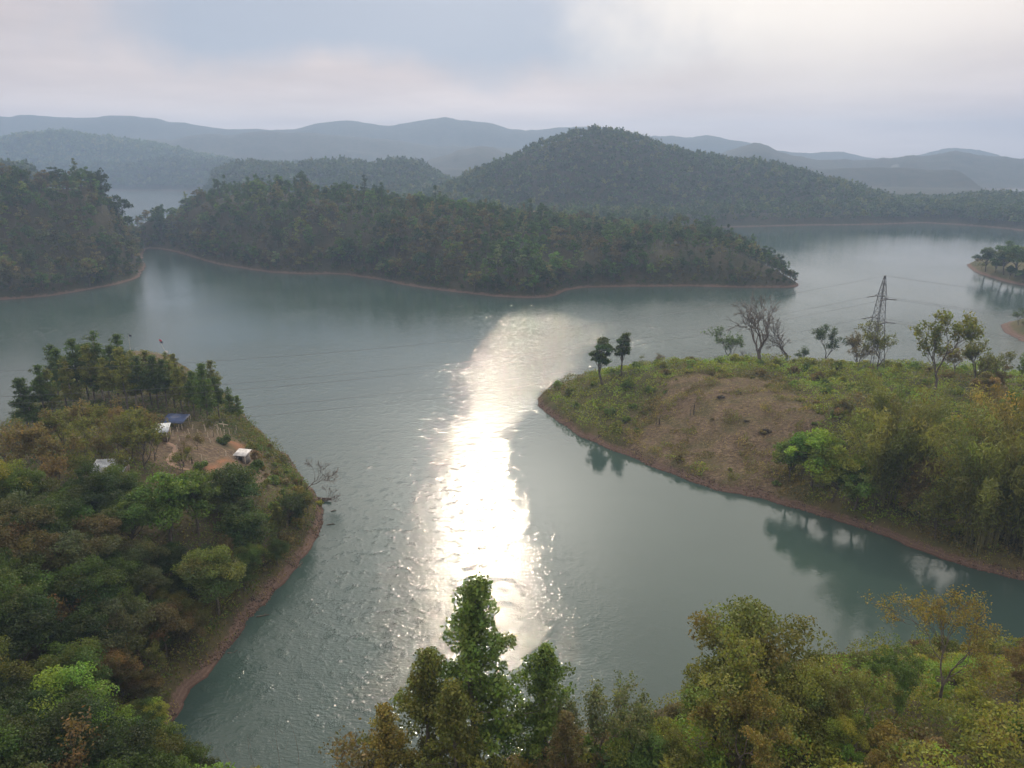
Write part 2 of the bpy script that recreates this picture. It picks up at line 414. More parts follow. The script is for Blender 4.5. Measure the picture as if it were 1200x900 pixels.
def crest(pts, tree):
    az, D, Z = [], [], []
    for u, v, d in pts:
        x, y, z = WD(u, v, d); az.append(math.atan2(x, y)); D.append(math.hypot(x, y)); Z.append(z - tree)
    o = np.argsort(az); return np.array(az)[o], np.array(D)[o], np.array(Z)[o]
def crest_h(c, az, r, wf, wb, p=1.0):
    D = np.interp(az, c[0], c[1]); Z = np.interp(az, c[0], c[2])
    t = np.where(r < D, (D - r) / wf, (r - D) / wb)
    return Z * (1 - sm(t)) ** p
HILLS = {
    'island': (crest([(150, 262, 600), (168, 244, 600), (184, 236, 600), (200, 246, 600), (217, 234, 600), (240, 221, 600), (270, 210, 590), (300, 205, 590), (350, 206, 580), (400, 217, 560), (450, 225, 545), (500, 230, 530), (560, 238, 520), (620, 247, 510), (700, 258, 500), (780, 264, 480), (850, 268, 462), (880, 280, 448), (910, 302, 430), (940, 338, 408)], 14), 170, 120),
    'leftwood': (crest([(-160, 205, 480), (-60, 206, 480), (0, 211, 490), (40, 209, 490), (80, 205, 500), (120, 202, 500), (140, 208, 500), (152, 226, 490), (160, 250, 480), (168, 276, 470)], 13), 130, 150),
    'woodridge': (crest([(205, 236, 1330), (228, 216, 1330), (245, 203, 1320), (270, 195, 1300), (300, 190, 1300), (330, 193, 1280), (360, 190, 1270), (400, 187, 1260), (440, 191, 1260), (470, 188, 1250), (495, 193, 1250), (515, 205, 1240), (540, 216, 1240), (570, 228, 1230), (610, 242, 1220)], 12), 260, 200),
    'bighill': (crest([(440, 250, 960), (480, 236, 960), (520, 224, 970), (560, 204, 980), (600, 184, 990), (640, 166, 1000), (670, 155, 1000), (700, 149, 1000), (730, 152, 1000), (760, 160, 1000), (800, 173, 1000), (840, 183, 1000), (880, 189, 1000), (920, 197, 990), (960, 207, 980), (1000, 217, 960), (1040, 231, 940), (1066, 248, 920), (1085, 262, 900)], 9), 190, 260),
    'righthill': (crest([(1040, 262, 960), (1066, 246, 960), (1090, 238, 960), (1120, 233, 960), (1150, 228, 960), (1200, 229, 960), (1300, 222, 960), (1420, 225, 960)], 9), 200, 220),
    'farleft': (crest([(-200, 180, 900), (-100, 184, 900), (0, 188, 900), (60, 194, 900), (95, 206, 900), (118, 222, 900), (140, 250, 900)], 12), 160, 140),
}
class Field:
    """height grid of one land mass: sampled for placing things, meshed for the ground"""
    def __init__(s, x0, x1, y0, y1, step, poly, fn):
        s.x0, s.y0, s.st = x0, y0, step
        s.xs = np.arange(x0, x1 + step, step); s.ys = np.arange(y0, y1 + step, step)
        s.X, s.Y = np.meshgrid(s.xs, s.ys); s.D = sdf(poly, s.X, s.Y); s.D = s.D + ((fbm(s.X / 9, s.Y / 9, 3) - .5) * 2.6 + (fbm(s.X / 2.6, s.Y / 2.6, 2) - .5) * 1.1 if step < 2 else (fbm(s.X / 30, s.Y / 30, 3) - .5) * 7 * min(1, step / 6))
        s.Z = fn(s.X, s.Y, s.D); s.attr = {}
    def at(s, x, y, G=None):
        G = s.Z if G is None else G
        fx = np.clip((np.asarray(x) - s.x0) / s.st, 0, len(s.xs) - 1.001); fy = np.clip((np.asarray(y) - s.y0) / s.st, 0, len(s.ys) - 1.001)
        i = fx.astype(int); j = fy.astype(int); a = fx - i; b = fy - j
        return (G[j, i] * (1 - a) + G[j, i + 1] * a) * (1 - b) + (G[j + 1, i] * (1 - a) + G[j + 1, i + 1] * a) * b
    def build(s, name, mat):
        ny, nx = s.X.shape
        V = np.stack([s.X, s.Y, s.Z], -1).reshape(-1, 3)
        j, i = np.mgrid[0:ny - 1, 0:nx - 1]; a = (j * nx + i)
        F = np.stack([a, a + 1, a + nx + 1, a + nx], -1).reshape(-1, 4)
        zz = s.Z.reshape(-1)[F].max(1); F = F[zz > -1.9]
        used = np.unique(F); re = np.full(len(V), -1); re[used] = np.arange(len(used))
        me = to_mesh(name, V[used], re[F], np.zeros(len(F), int), None, [mat], True)
        for k, g in s.attr.items():
            at = me.attributes.new(k, 'FLOAT', 'POINT'); at.data.foreach_set('value', g.reshape(-1)[used].astype(np.float32))
        return tag(link(name, me), kind='structure')
def bank(d, h=1.5, w=2.2): return np.where(d < 0, np.maximum(d * .45, -2.5), h * sm(d / w) + np.minimum(d, 2 * w) * .18)

def h_near(X, Y, D):
    d = np.maximum(D, 0)
    m = 8.5 * np.exp(-((X - 45) ** 2 / 1800 + (Y - 40) ** 2 / 1100)) + 9 * np.exp(-((X + 10) ** 2 / 900 + (Y + 10) ** 2 / 1500))
    wl = sm((-30 - X) / 12); head = 10.5 * (wl * np.minimum(1, .55 * sm(d / 18) + .55 * sm(d / 44)) + (1 - wl) * sm(d / 42)) * (1 - .55 * sm((Y - 185) / 70))
    low = 9 * np.exp(-((X + 95) ** 2 / 500 + (Y - 95) ** 2 / 1500))
    return bank(D) + head + (m + low) * sm(d / 18) + (fbm(X / 11, Y / 11) - .5) * 2.0 * sm(d / 8)
def h_rp(X, Y, D):
    d = np.maximum(D, 0)
    return bank(D) + 10.0 * sm(d / 36) + (fbm(X / 9 + 40, Y / 9) - .5) * 1.8 * sm(d / 8)
def h_isl(X, Y, D): return bank(D, 2.2, 5) + 5 * sm(np.maximum(D, 0) / 40)
def h_spit(X, Y, D): return bank(D, 1.6, 9) + 2.5 * sm(np.maximum(D, 0) / 20)
def h_mid(X, Y, D):
    az = np.arctan2(X, Y); r = np.hypot(X, Y); h = 0
    for k, (c, wf, wb) in HILLS.items(): h = np.maximum(h, crest_h(c, az, r, wf, wb))
    d = np.maximum(D, 0)
    h = h * (1 + .30 * (fbm(X / 90, Y / 90) - .5) * sm(h / 30) * 1.0)
    return bank(D, 1.5, 5) + np.maximum(h, 5 + 4 * fbm(X / 60, Y / 60)) * sm(d / 26)

HILLS['farshore'] = (crest([(-60, 200, 1850), (0, 196, 1850), (60, 194, 1850), (120, 191, 1850), (150, 194, 1850), (180, 187, 1850), (240, 188, 1850), (300, 190, 1850), (360, 192, 1850)], 13), 150, 140)
near = Field(-160, 200, -62, 275, 1.25, near_poly, h_near)
rp = Field(-2, 200, 80, 250, 1.0, rp_poly, h_rp)
isl = Field(270, 420, 390, 550, 2.5, isl_poly, h_isl)
spit = Field(195, 280, 262, 335, 1.5, spit_poly, h_spit)
mid = Field(-1260, 960, 330, 2060, 6.0, mid_poly, h_mid)

# bare zones ---------------------------------------------------------
clear_poly = smooth_poly([tuple(W(*p, z)) for *p, z in
    [(770, 475, 6), (800, 453, 8.5), (850, 448, 10), (900, 455, 10.5), (945, 474, 10.5), (965, 495, 10), (950, 520, 8), (915, 545, 7), (912, 582, 2.4), (860, 572, 2), (790, 549, 2), (735, 524, 2.5), (742, 497, 4)]], 2)
yard_poly = smooth_poly([tuple(W(*p, 9.5)) for p in [(190, 520), (215, 500), (250, 497), (285, 505), (310, 520), (322, 545), (318, 575), (285, 560), (250, 562), (215, 566), (170, 565), (180, 540)]], 2)
def zone(f, poly, w, ns=6.0): return sm((sdf(poly, f.X, f.Y) + (fbm(f.X / ns, f.Y / ns) - .5) * 13) / w + .5)
rp.attr['dry'] = zone(rp, clear_poly, 4)
near.attr['dry'] = np.maximum(zone(near, yard_poly, 5), .75 * sm((near.Y - 238) / 8))
so = np.zeros_like(near.X)
for (u, v, r_) in [(283, 522, 3.2), (276, 519, 2.4), (249, 547, 2.2), (262, 540, 1.8), (300, 528, 2.0)]:
    q = W(u, v, near.at(*W(u, v, 9.5))); so = np.maximum(so, 1 - sm((np.hypot(near.X - q[0], (near.Y - q[1]) * .6) + (fbm(near.X, near.Y) - .5) * 2.5) / r_))
near.attr['soil'] = so; rp.attr['soil'] = rp.X * 0
TN = terrain_material('headland_ground', ((.045, .042, .022), (.075, .066, .032)))
TR = terrain_material('scrub_ground', ((.052, .058, .022), (.085, .075, .034)))
TF = terrain_material('forest_ground', ((.030, .036, .018), (.05, .045, .026)), True)
near.build('terrain', TN); rp.build('terrain', TR); isl.build('terrain', TR); spit.build('terrain', TR); mid.build('terrain', TF)
def gz(f, x, y): return float(f.at(x, y))
def hit(f, u, v):
    """march the sight line to the ground of field f"""
    a = (u - 600) / FPX; b = (450 - v) / FPX
    d = np.array([a, cp + b * sp, -sp + b * cp]); t = np.linspace(40, 700, 6601)
    P = d[None] * t[:, None]; P[:, 2] += CAMH
    k = np.argmax(P[:, 2] <= np.maximum(f.at(P[:, 0], P[:, 1]), 0)); return P[k]

# far ridges ---------------------------------------------------------
def ridge(pts, D, w, seed, name='mountain', base=-3, p=1.3, step=3):
    us = np.arange(pts[0][0], pts[-1][0] + step, step)
    vs = np.interp(us, [q[0] for q in pts], [q[1] for q in pts]); vs = vs + (fbm(us / 34 + seed, us * 0 + seed, 5) - .5) * 8.0
    top = np.array([WD(u, v, D) for u, v in zip(us, vs)])
    ts = np.concatenate([np.linspace(-1, 0, 26), np.linspace(0, 1, 10)[1:]])
    rows = []
    for t in ts:
        sc = 1 + t * w / D * (1.0 if t < 0 else 1.2)
        x = top[:, 0] * sc; y = top[:, 1] * sc
        k = (1 - sm(abs(t))) ** p
        spur = (fbm(x / (w * .30) + seed, y / (w * .30), 5) - .5)
        z = top[:, 2] * k * (1 + spur * 1.3 * (1 - k)) + (1 - k) * base + spur * 26 * (1 - k) * k * 2
        if abs(t) < 1e-6: z = top[:, 2] + (fbm(us * 3.1, us * 0 + seed, 2) - .5) * 4
        rows.append(np.stack([x, y, np.maximum(z, base)], 1))
    V = np.concatenate(rows); n = len(us)
    j, i = np.mgrid[0:len(ts) - 1, 0:n - 1]; a = j * n + i
    F = np.stack([a, a + 1, a + n + 1, a + n], -1).reshape(-1, 4)
    me = to_mesh(name, V, F, np.zeros(len(F), int), None, [TF], True)
    tag(link(name, me), kind='structure')
    return us, rows, ts
R1 = ridge([(-260, 172), (-120, 170), (0, 168), (40, 163), (60, 161), (100, 162), (140, 167), (180, 174), (220, 182), (260, 190), (320, 203), (400, 216)], 2120, 200, 1, p=1.0)
ridge([(440, 215), (480, 200), (510, 187), (540, 175), (560, 172), (580, 175), (600, 181), (640, 198), (700, 215)], 2200, 480, 2)
ridge([(120, 190), (170, 166), (230, 158), (300, 155), (350, 155), (400, 160), (440, 160), (480, 168), (540, 172), (620, 175), (700, 190)], 2700, 650, 3)
ridge([(-300, 140), (0, 136), (60, 135), (110, 136), (160, 138), (215, 143), (250, 149), (300, 151), (345, 152), (370, 145), (420, 142), (460, 147), (490, 142), (520, 139), (555, 143), (600, 151), (640, 152), (680, 149), (720, 152), (760, 160), (800, 162), (830, 158), (870, 166), (910, 180), (980, 195)], 3300, 800, 4)
ridge([(780, 190), (840, 180), (870, 171), (885, 168), (900, 171), (930, 181), (960, 186), (1000, 188), (1040, 184), (1075, 181), (1120, 178), (1160, 181), (1200, 188), (1300, 182), (1420, 190)], 2200, 520, 5)
ridge([(860, 178), (940, 178), (990, 180), (1030, 186), (1080, 181), (1105, 175), (1140, 174), (1170, 182), (1230, 188), (1330, 178), (1480, 185)], 3300, 800, 6)

# =================================================================== WATER
def water_material():
    m, nt, out = newmat('lake_surface')
    g = nd(nt, 'ShaderNodeNewGeometry'); P = g.outputs['Position']
    at = nd(nt, 'ShaderNodeAttribute', attribute_name='ripple'); rip = at.outputs['Fac']
    def mapped(sx, sy, rz):
        mp = nd(nt, 'ShaderNodeMapping'); mp.inputs['Scale'].default_value = (sx, sy, 1); mp.inputs['Rotation'].default_value = (0, 0, rz); L(nt, P, mp.inputs[0]); return mp.outputs[0]
    a = noise(nt, mapped(.5, 1.0, .18), 2.6, 3, .6)
    b = noise(nt, mapped(.6, 1.0, -.25), 5.5, 2, .6)
    c = noise(nt, mapped(.5, 1.0, .05), .22, 2, .5)
    h = math_n(nt, 'ADD', math_n(nt, 'MULTIPLY', a, .066), math_n(nt, 'ADD', math_n(nt, 'MULTIPLY', b, math_n(nt, 'MULTIPLY', ramp(nt, noise(nt, P, .45, 3), .46, .70), .075)), math_n(nt, 'MULTIPLY', c, .035)))
    h = math_n(nt, 'MULTIPLY', h, rip)
    bp = nd(nt, 'ShaderNodeBump'); bp.inputs['Strength'].default_value = 1.0; bp.inputs['Distance'].default_value = 1.0; L(nt, h, bp.inputs['Height'])
    d = nd(nt, 'ShaderNodeBsdfPrincipled')
    n1 = noise(nt, P, .02, 3)
    L(nt, mixc(nt, ramp(nt, n1, .3, .7), (.031, .053, .047), (.038, .062, .055)), d.inputs['Base Color'])
    d.inputs['Roughness'].default_value = .02; d.inputs['IOR'].default_value = 1.34
    L(nt, bp.outputs[0], d.inputs['Normal']); L(nt, d.outputs[0], out.inputs[0]); return m
def build_water():
    xs = np.concatenate([np.linspace(-7000, -500, 14)[:-1], np.arange(-500, 620, 5.0), np.linspace(620, 7000, 14)])
    ys = np.concatenate([np.linspace(-1200, -60, 6)[:-1], np.arange(-60, 460, 5.0), np.linspace(460, 1900, 60), np.linspace(2200, 7200, 8)])
    X, Y = np.meshgrid(xs, ys)
    # wind pattern: the bay in the lee of the right-hand spur lies calm, the open channel is rippled
    u, v = proj(X, np.maximum(Y, 40), 0 * X)
    edge = [tuple(W(*p)) for p in [(632, 470), (606, 500), (584, 540), (600, 585), (640, 650), (668, 740), (690, 850)]]
    calm_poly = np.array(edge + [(40, 60), (250, 60), (250, 110), (150, 120), (60, 170), (15, 205)])
    cd = sdf(calm_poly, X, Y) + (fbm(X / 14, Y / 14) - .5) * 14
    calm = sm((cd + 6) / 16)
    far = sm((Y - 300) / 160)
    patch = fbm(X / 38 + 5, Y / 60 + 3, 4)
    rip = .55 + .55 * sm((patch - .32) / .32)
    up = sm((Y - 170) / 50); rip = rip * (1 - up * .35 * (1 - sm((X + 30) / 45)) + up * .75 * sm((X + 18) / 40) * (1 - sm((Y - 330) / 60))) * (1 + .35 * sm((135 - Y) / 40)) * (1 - .12 * far) * (1 - .6 * sm((X - 90) / 60) * sm((Y - 290) / 60) * (1 - sm((Y - 850) / 100))) * (1 - .88 * calm) + .015 + 2.5 * sm((Y - 900) / 200)
    ch = calm * sm((fbm(X / 9 + 9, Y / 13, 3) - .52) / .16) * .22 * sm((95 - np.abs(Y - 105)) / 60) * sm((X - 35) / 25)
    rip = rip + ch
    V = np.stack([X, Y, 0 * X], -1).reshape(-1, 3); ny, nx = X.shape
    j, i = np.mgrid[0:ny - 1, 0:nx - 1]; a = j * nx + i
    F = np.stack([a, a + 1, a + nx + 1, a + nx], -1).reshape(-1, 4)
    me = to_mesh('lake_water', V, F, np.zeros(len(F), int), None, [water_material()], True)
    q = me.attributes.new('ripple', 'FLOAT', 'POINT'); q.data.foreach_set('value', rip.reshape(-1).astype(np.float32))
    tag(link('lake_water', me), kind='structure')
build_water()
# lake bed and land below everything, to the horizon
g = MB(); g.add([(-9000, -3000, -3), (9000, -3000, -3), (9000, 9000, -3), (-9000, 9000, -3)], [(0, 1, 2, 3)])
tag(link('ground', g.mesh('ground', [TF])), kind='structure')

# =================================================================== PLANTS
REC = []      # every planted individual, for the labels
def mesh_h(p):
    if 'H' not in p[1]:
        c = np.empty(len(p[1].vertices) * 3, np.float32); p[1].vertices.foreach_get('co', c); p[1]['H'] = float(np.percentile(c[2::3], 99.7))
    return p[1]['H']
def plant(name, meshes, x, y, f, s=1.0, rz=None, word='mid green', cat='tree', form='', zone='', label=None, sz=None, tilt=0.0, col=None, dz=0.0):
    z = gz(f, x, y) + dz
    rz = rng.uniform(0, 6.28) if rz is None else rz
    o = empty(name, (x, y, z), rz); o.rotation_euler = (tilt * math.cos(rz), tilt * math.sin(rz), rz)
    o.scale = (s, s, s * (sz or 1))
    c = np.array(col if col is not None else PAL[word]) * rng.uniform(.88, 1.12)
    t = link('trunk', meshes[0], o); k = link('crown', meshes[1], o, c)
    o['category'] = cat
    H = mesh_h(meshes)
    REC.append(dict(o=o, x=x, y=y, z=z, h=H * s * (sz or 1), word=word, form=form, zone=zone, label=label, cat=cat))
    return o
def single(name, me, x, y, f, s, word, form, zone, cat='tree', label=None, sz=1.0):
    z = gz(f, x, y)
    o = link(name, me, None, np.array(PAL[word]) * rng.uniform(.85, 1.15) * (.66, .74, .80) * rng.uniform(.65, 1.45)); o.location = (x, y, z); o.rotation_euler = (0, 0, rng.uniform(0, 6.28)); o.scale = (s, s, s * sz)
    o['category'] = cat
    REC.append(dict(o=o, x=x, y=y, z=z, h=14 * s, word=word, form=form, zone=zone, label=label, cat=cat)); return o
def scatter(n, x0, x1, y0, y1, ok, gap, seed=1):
    """dart throwing: points at least gap apart for which ok(x, y) holds; gap may be a function"""
    r = np.random.default_rng(seed); P = []; cell = {}
    gf = gap if callable(gap) else (lambda x, y: gap); gm = 12.0
    xs = r.uniform(x0, x1, n); ys = r.uniform(y0, y1, n); good = ok(xs, ys)
    for x, y, g in zip(xs, ys, good):
        if not g: continue
        d = gf(x, y); i, j = int(x // gm), int(y // gm); bad = False
        for a in (i - 1, i, i + 1):
            for b in (j - 1, j, j + 1):
                for (px, py) in cell.get((a, b), ()):
                    if (px - x) ** 2 + (py - y) ** 2 < d * d: bad = True; break
                if bad: break
            if bad: break
        if bad: continue
        cell.setdefault((i, j), []).append((x, y)); P.append((x, y))
    return np.array(P).reshape(-1, 2)
def inframe(f, x, y, m=60, h=8):
    z = f.at(x, y); u, v = proj(x, np.maximum(y, 20), z + h); u2, v2 = proj(x, np.maximum(y, 20), z)
    return (u > -m) & (u < 1200 + m) & (v < 900 + m) & (y > 25)

# --- library -----------------------------------------------------------
NB = [pair('broadleaf', broadleaf(100 + i, 10, 9.5, 17000, .25, nclump=24, sp=.45, dense=1.3)) for i in range(4)]           # 70-130 m away
MBL = [pair('broadleaf_mid', broadleaf(120 + i, 9.5, 8.5, 6500, .40, nclump=20, sp=.45)) for i in range(4)]     # 130-260 m away
NARROW = [pair('narrow', broadleaf(150 + i, 10, 5.0, 3600, .42, nclump=16, base=.22, sp=.45)) for i in range(2)]
DOME = pair('dome', broadleaf(140, 8.5, 10.0, 12000, .36, nclump=44, base=-.05, dense=1.4, sp=.34))
AIRY = [pair_twig('airy', branching(160 + i, 12, 5, .48, 2600, .36, .42, 1.0, minr=.02)) for i in range(3)]
PALEN = pair_twig('pale_near', branching(176, 12, 6, .46, 5200, .22, .5, .9, kids=(2, 3), minr=.015))
AIRYN = [pair_twig('airy_near', branching(170 + i, 12, 6, .50, 8500, .27, .5, 1.0, kids=(2, 3))) for i in range(3)]
BROWNT = [pair_twig('brown', branching(180 + i, 9, 6, .55, 2300, .34, .5, .8, kids=(2, 3))) for i in range(3)]
BARE = [pair_twig('bare', branching(193 + i, 10, 6, .55, 0, thin=1.1, kids=(2, 3), first=.20, minr=.022, lift=.06)) for i in range(3)]
PINE = [pair('pine', whorl(200 + i, 14, 44, lambda f: .155 * (1 - f) ** .8 + .028, base=(.24, .40, .18, .32)[i], asc=.25, tufts=4, nleaf=4600, leaf=.44, tuft=.75, asp=.4), PALEBARK if i == 2 else BARK) for i in range(4)]
SLIM = [pair('slender', whorl(220 + i, 15, 64, lambda f: .26 * (1 - f) ** 1.1 * (1 - .25 * (f < .15)) + .014, base=.16, asc=.55, tufts=4, nleaf=13000, leaf=.26, tuft=.68, asp=.62, wob=.05)) for i in range(3)]
BAM = [pair('bamboo', bamboo(240 + i, 13, 11), bark_material('culm%d' % i, (.16, .15, .06), (.10, .10, .045))) for i in range(3)]
SHN = [pair('shrub_near', bush(260 + i, 2.6, 3.6, 2600, .24, 11)) for i in range(3)]
SHM = [pair('shrub_mid', bush(270 + i, 2.4, 3.4, 800, .42, 9)) for i in range(3)]

# =================================================================== NEAR HEADLAND
def in_near(x, y): return near.at(x, y, near.D)
hero_clear = []   # spots kept free of the random trees
def nearhit(u, v): p = hit(near, u, v); return p[0], p[1]
def free(x, y, rad=None):
    ok = np.ones(np.shape(x), bool)
    for (hx, hy, hr) in hero_clear: ok &= (np.asarray(x) - hx) ** 2 + (np.asarray(y) - hy) ** 2 > (rad or hr) ** 2
    return ok

# tall foreground trees in the middle: base found from crown top and distance
def by_top(f, u, vtop, D, H0, **k):
    x, y, z = WD(u, vtop, D); g_ = gz(f, x, y); return x, y, (z - g_) / H0
for (mesh, u, vt, D, word, form, lab) in [
    (SLIM[0], 560, 682, 63, 'mid green', 'slender', 'tallest slender tree, its pointed top cutting into the sun glitter on the lake'),
    (SLIM[1], 497, 765, 60, 'olive', 'slender', 'olive slender tree just left of the tallest tree before the sun glitter'),
    (SLIM[2], 640, 758, 62, 'mid green', 'slender', 'green pointed tree right of the tallest tree, at the edge of the sun glitter'),
    (SLIM[0], 450, 828, 57, 'ochre', 'slender', 'short ochre conical tree beside the brown bush on the near shore'),
    (SLIM[2], 530, 800, 56, 'olive', 'slender', 'olive leafy tree under the left flank of the tallest foreground tree'),
    (SLIM[1], 665, 835, 57, 'brown', 'slender', 'brownish low tree at the foot of the green pointed foreground tree')]:
    x, y, s = by_top(near, u, vt, D, mesh_h(mesh)); plant('slender_tree', mesh, x, y, near, s, None, word, 'tree', form, label=lab); hero_clear.append((x, y, 3.0))
for (mesh, u, vt, D, H0, word, lab, sw) in [
    (AIRYN[0], 712, 803, 60, 12, 'grey green', 'grey green thin tree between the pointed tree and the dark feathery bush', 1),
    (NB[0], 892, 716, 66, 10, 'olive', 'big round olive brown tree, widest crown on the near right shore', 1),
    (NB[1], 845, 785, 62, 10, 'olive', 'olive tree forming the lobed left flank of the widest near crown', 1),
    (AIRYN[1], 905, 735, 60, 12, 'olive', 'thin leaved olive tree with pale twigs mixed into the widest near crown', 1),
    (AIRYN[2], 880, 800, 54, 12, 'ochre', 'thin leaved ochre tree with pale branches in front of the widest crown', 1),
    (NB[2], 955, 790, 58, 10, 'olive', 'olive rounded tree on the right flank of the widest near crown', 1),
    (PALEN, 1128, 694, 63, 12, 'ochre', 'pale ochre airy tree with a thin dark stem above the yellow scrub', 1),
    (AIRYN[0], 1065, 765, 61, 12, 'deep green', 'dark leafy tree with bare grey twigs left of the pale ochre airy tree', 1),
    (AIRYN[2], 1205, 760, 62, 12, 'russet', 'reddish airy tree cut by the edge of the photo above yellow scrub', 1),
    (AIRYN[2], 1010, 792, 58, 12, 'olive', 'olive airy tree rising from scrub between the widest crown and the dark leafy tree', 1),
    (NB[3], 985, 835, 56, 10, 'yellow green', 'low golden green tree right of the widest near crown', 1),
    (AIRYN[1], 800, 840, 58, 12, 'olive', 'thin olive tree left of the widest near crown, by the water', 1),
    (NB[3], 745, 862, 57, 10, 'mid green', 'low mid green tree below the grey green thin tree', 1),
    (BROWNT[0], 430, 855, 57, 9, 'brown', 'purplish brown bushy tree at the left end of the foreground tree group', 1)]:
    x, y, s = by_top(near, u, vt, D, mesh_h(mesh)); plant('broadleaf_tree', mesh, x, y, near, s, None, word, 'tree', 'airy', label=lab); hero_clear.append((x, y, 3.2))
# low bushes in the foreground
for (u, vt, D, word, lab) in [
    (745, 850, 58, 'deep green', 'dark feathery green bush right of the grey green thin tree'), (780, 862, 56, 'mid green', 'green bush between the feathery bush and the widest near crown'),
    (800, 878, 54, 'yellow green', 'yellow leaved bush at the bottom beside the widest near crown'), (705, 880, 56, 'olive', 'olive bush below the grey green thin tree'),
    (255, 868, 58, 'yellow green', 'yellow green bush in the cove mouth at the bottom left'), (215, 880, 58, 'bright green', 'bright green bush at the foot of the red bank, bottom edge'),
    (300, 880, 57, 'mid green', 'green bush with thin bare stems rising beside it, at the cove'), (335, 890, 57, 'olive', 'small olive bush last in the row below the dark cove water'),
    (1000, 870, 54, 'bright green', 'light green bush at the bottom edge below the dark leafy tree'), (1165, 850, 56, 'ochre', 'orange flowered bush among the yellow scrub near the pale ochre tree'),
    (1190, 868, 55, 'bright green', 'fresh green bush under the orange flowered bush'), (1080, 850, 56, 'russet', 'russet bush below the bare grey twigs of the dark leafy tree'),
    (960, 850, 55, 'yellow green', 'yellow green bush at the right foot of the widest near crown'), (930, 885, 53, 'olive', 'olive bush at the bottom edge below the widest near crown'),
    (1120, 880, 54, 'olive', 'olive bush at the bottom edge below the pale ochre airy tree'), (1050, 880, 53, 'ochre', 'ochre bush between the light green and the russet bushes'),
    (480, 885, 56, 'brown', 'brown bush under the olive slender tree just left of the tallest tree'), (575, 890, 56, 'olive', 'olive bush under the tallest slender tree'), (640, 888, 56, 'ochre', 'ochre bush under the green pointed foreground tree')]:
    x, y, z = WD(u, vt, D); g_ = gz(near, x, y); s = max(.7, min(2.6, (z - g_) / 2.9))
    plant('bush', SHN[rng.integers(3)], x, y, near, s, None, word, 'shrub', 'bushy', label=lab); hero_clear.append((x, y, 1.5))

# headland heroes, by the place where they stand
huts_px = dict(white=(187, 514), tarp=(207, 500), sheet=(285, 540), tin=(131, 560), shed=(-2, 580))
HP = {k: np.array(nearhit(*v)) for k, v in huts_px.items()}
for k, q in HP.items(): hero_clear.append((q[0], q[1], 5.0 if k != 'sheet' else 3.5))
def hero(name, mesh, u, v, s, word, form, lab, cat='tree', rad=4, f=near, tilt=0, sz=None):
    p = hit(f, u, v); o = plant(name, mesh, p[0], p[1], f, s, None, word, cat, form, label=lab, tilt=tilt, sz=sz); hero_clear.append((p[0], p[1], rad)); return o
hero('broadleaf_tree', DOME, 273, 596, 1.05, 'dark green', 'dome', 'dark dome shaped tree in front of the white sheeted hut', rad=5.5)
hero('broadleaf_tree', DOME, 292, 640, 1.0, 'dark green', 'dome', 'dark round tree with a yellow green cap, next one down from the dome tree', rad=5.5)
hero('broadleaf_tree', MBL[0], 232, 625, 1.15, 'deep green', 'round', 'deep green broad tree left of the two dark dome trees', rad=5)
hero('broadleaf_tree', MBL[1], 200, 640, 1.3, 'mid green', 'round', 'mid green wide tree in the wood below the dirt yard', rad=5.5)
yg = hero('broadleaf_tree', NB[2], 255, 720, 1.15, 'yellow green', 'tall', 'yellow green upright tree over the dark wood above the red bank', rad=5)
for q in yg.children: q.color = (.102, .128, .034, 1)
hero('shrub', SHM[0], 301, 553, 1.3, 'deep green', 'round', 'dark green shrub at the right corner of the white sheeted hut', 'shrub', 2)
hero('shrub', SHM[1], 264, 521, 1.1, 'dark green', 'round', 'dark shrub beside the orange soil heap', 'shrub', 2)
hero('shrub', SHM[2], 235, 549, .9, 'mid green', 'low', 'low green shrub at the end of the dirt path', 'shrub', 1.5)
hero('shrub', SHM[0], 325, 608, 1.2, 'yellow green', 'round', 'yellow green shrub between the dome trees and the red point', 'shrub', 2)
hero('shrub', SHM[1], 374, 592, .55, 'yellow green', 'small', 'small yellow green shrub in front of the beached boat', 'shrub', 1)
# pine grove at the far end: trunks show above the yard
for i, (u, v, H_, word) in enumerate([
    (245, 500, 16, 'deep green'), (258, 496, 10, 'dark green'), (270, 494, 11.5, 'deep green'), (281, 497, 9, 'mid green'), (236, 486, 12, 'dark green'), (228, 488, 11, 'deep green'), (222, 480, 12.5, 'olive'),
    (214, 484, 12, 'olive'), (205, 478, 13, 'olive'), (196, 482, 13, 'dark green'), (199, 470, 12.5, 'olive'), (186, 480, 13, 'dark green'), (178, 474, 14, 'olive'), (170, 482, 14, 'dark green'), (160, 476, 15, 'olive'), (150, 482, 14, 'olive'),
    (140, 474, 15.5, 'dark green'), (131, 480, 15, 'olive'), (122, 470, 15, 'deep green'), (112, 476, 15, 'olive'), (104, 468, 15, 'dark green'), (96, 474, 15.5, 'deep green'), (88, 480, 15.5, 'olive'), (78, 478, 13, 'deep green'), (70, 470, 12.5, 'dark green'),
    (145, 462, 15, 'deep green'), (128, 462, 14, 'deep green'), (112, 458, 14, 'dark green'), (240, 470, 12, 'dark green'), (252, 478, 12, 'olive'), (188, 462, 9, 'olive'), (208, 460, 10, 'olive'), (232, 478, 9, 'dark green'),
    (55, 500, 12, 'deep green'), (42, 505, 13, 'deep green'), (34, 508, 12, 'dark green'), (65, 496, 11, 'olive')]):
    p = hit(near, u, v); plant('pine_tree', PINE[i % 4], p[0], p[1], near, H_ * rng.uniform(.82, 1.22) / mesh_h(PINE[i % 4]), None, word, 'tree', 'tall', 'in the pine grove at the far end of the headland', sz=1.0); hero_clear.append((p[0], p[1], 1.6))
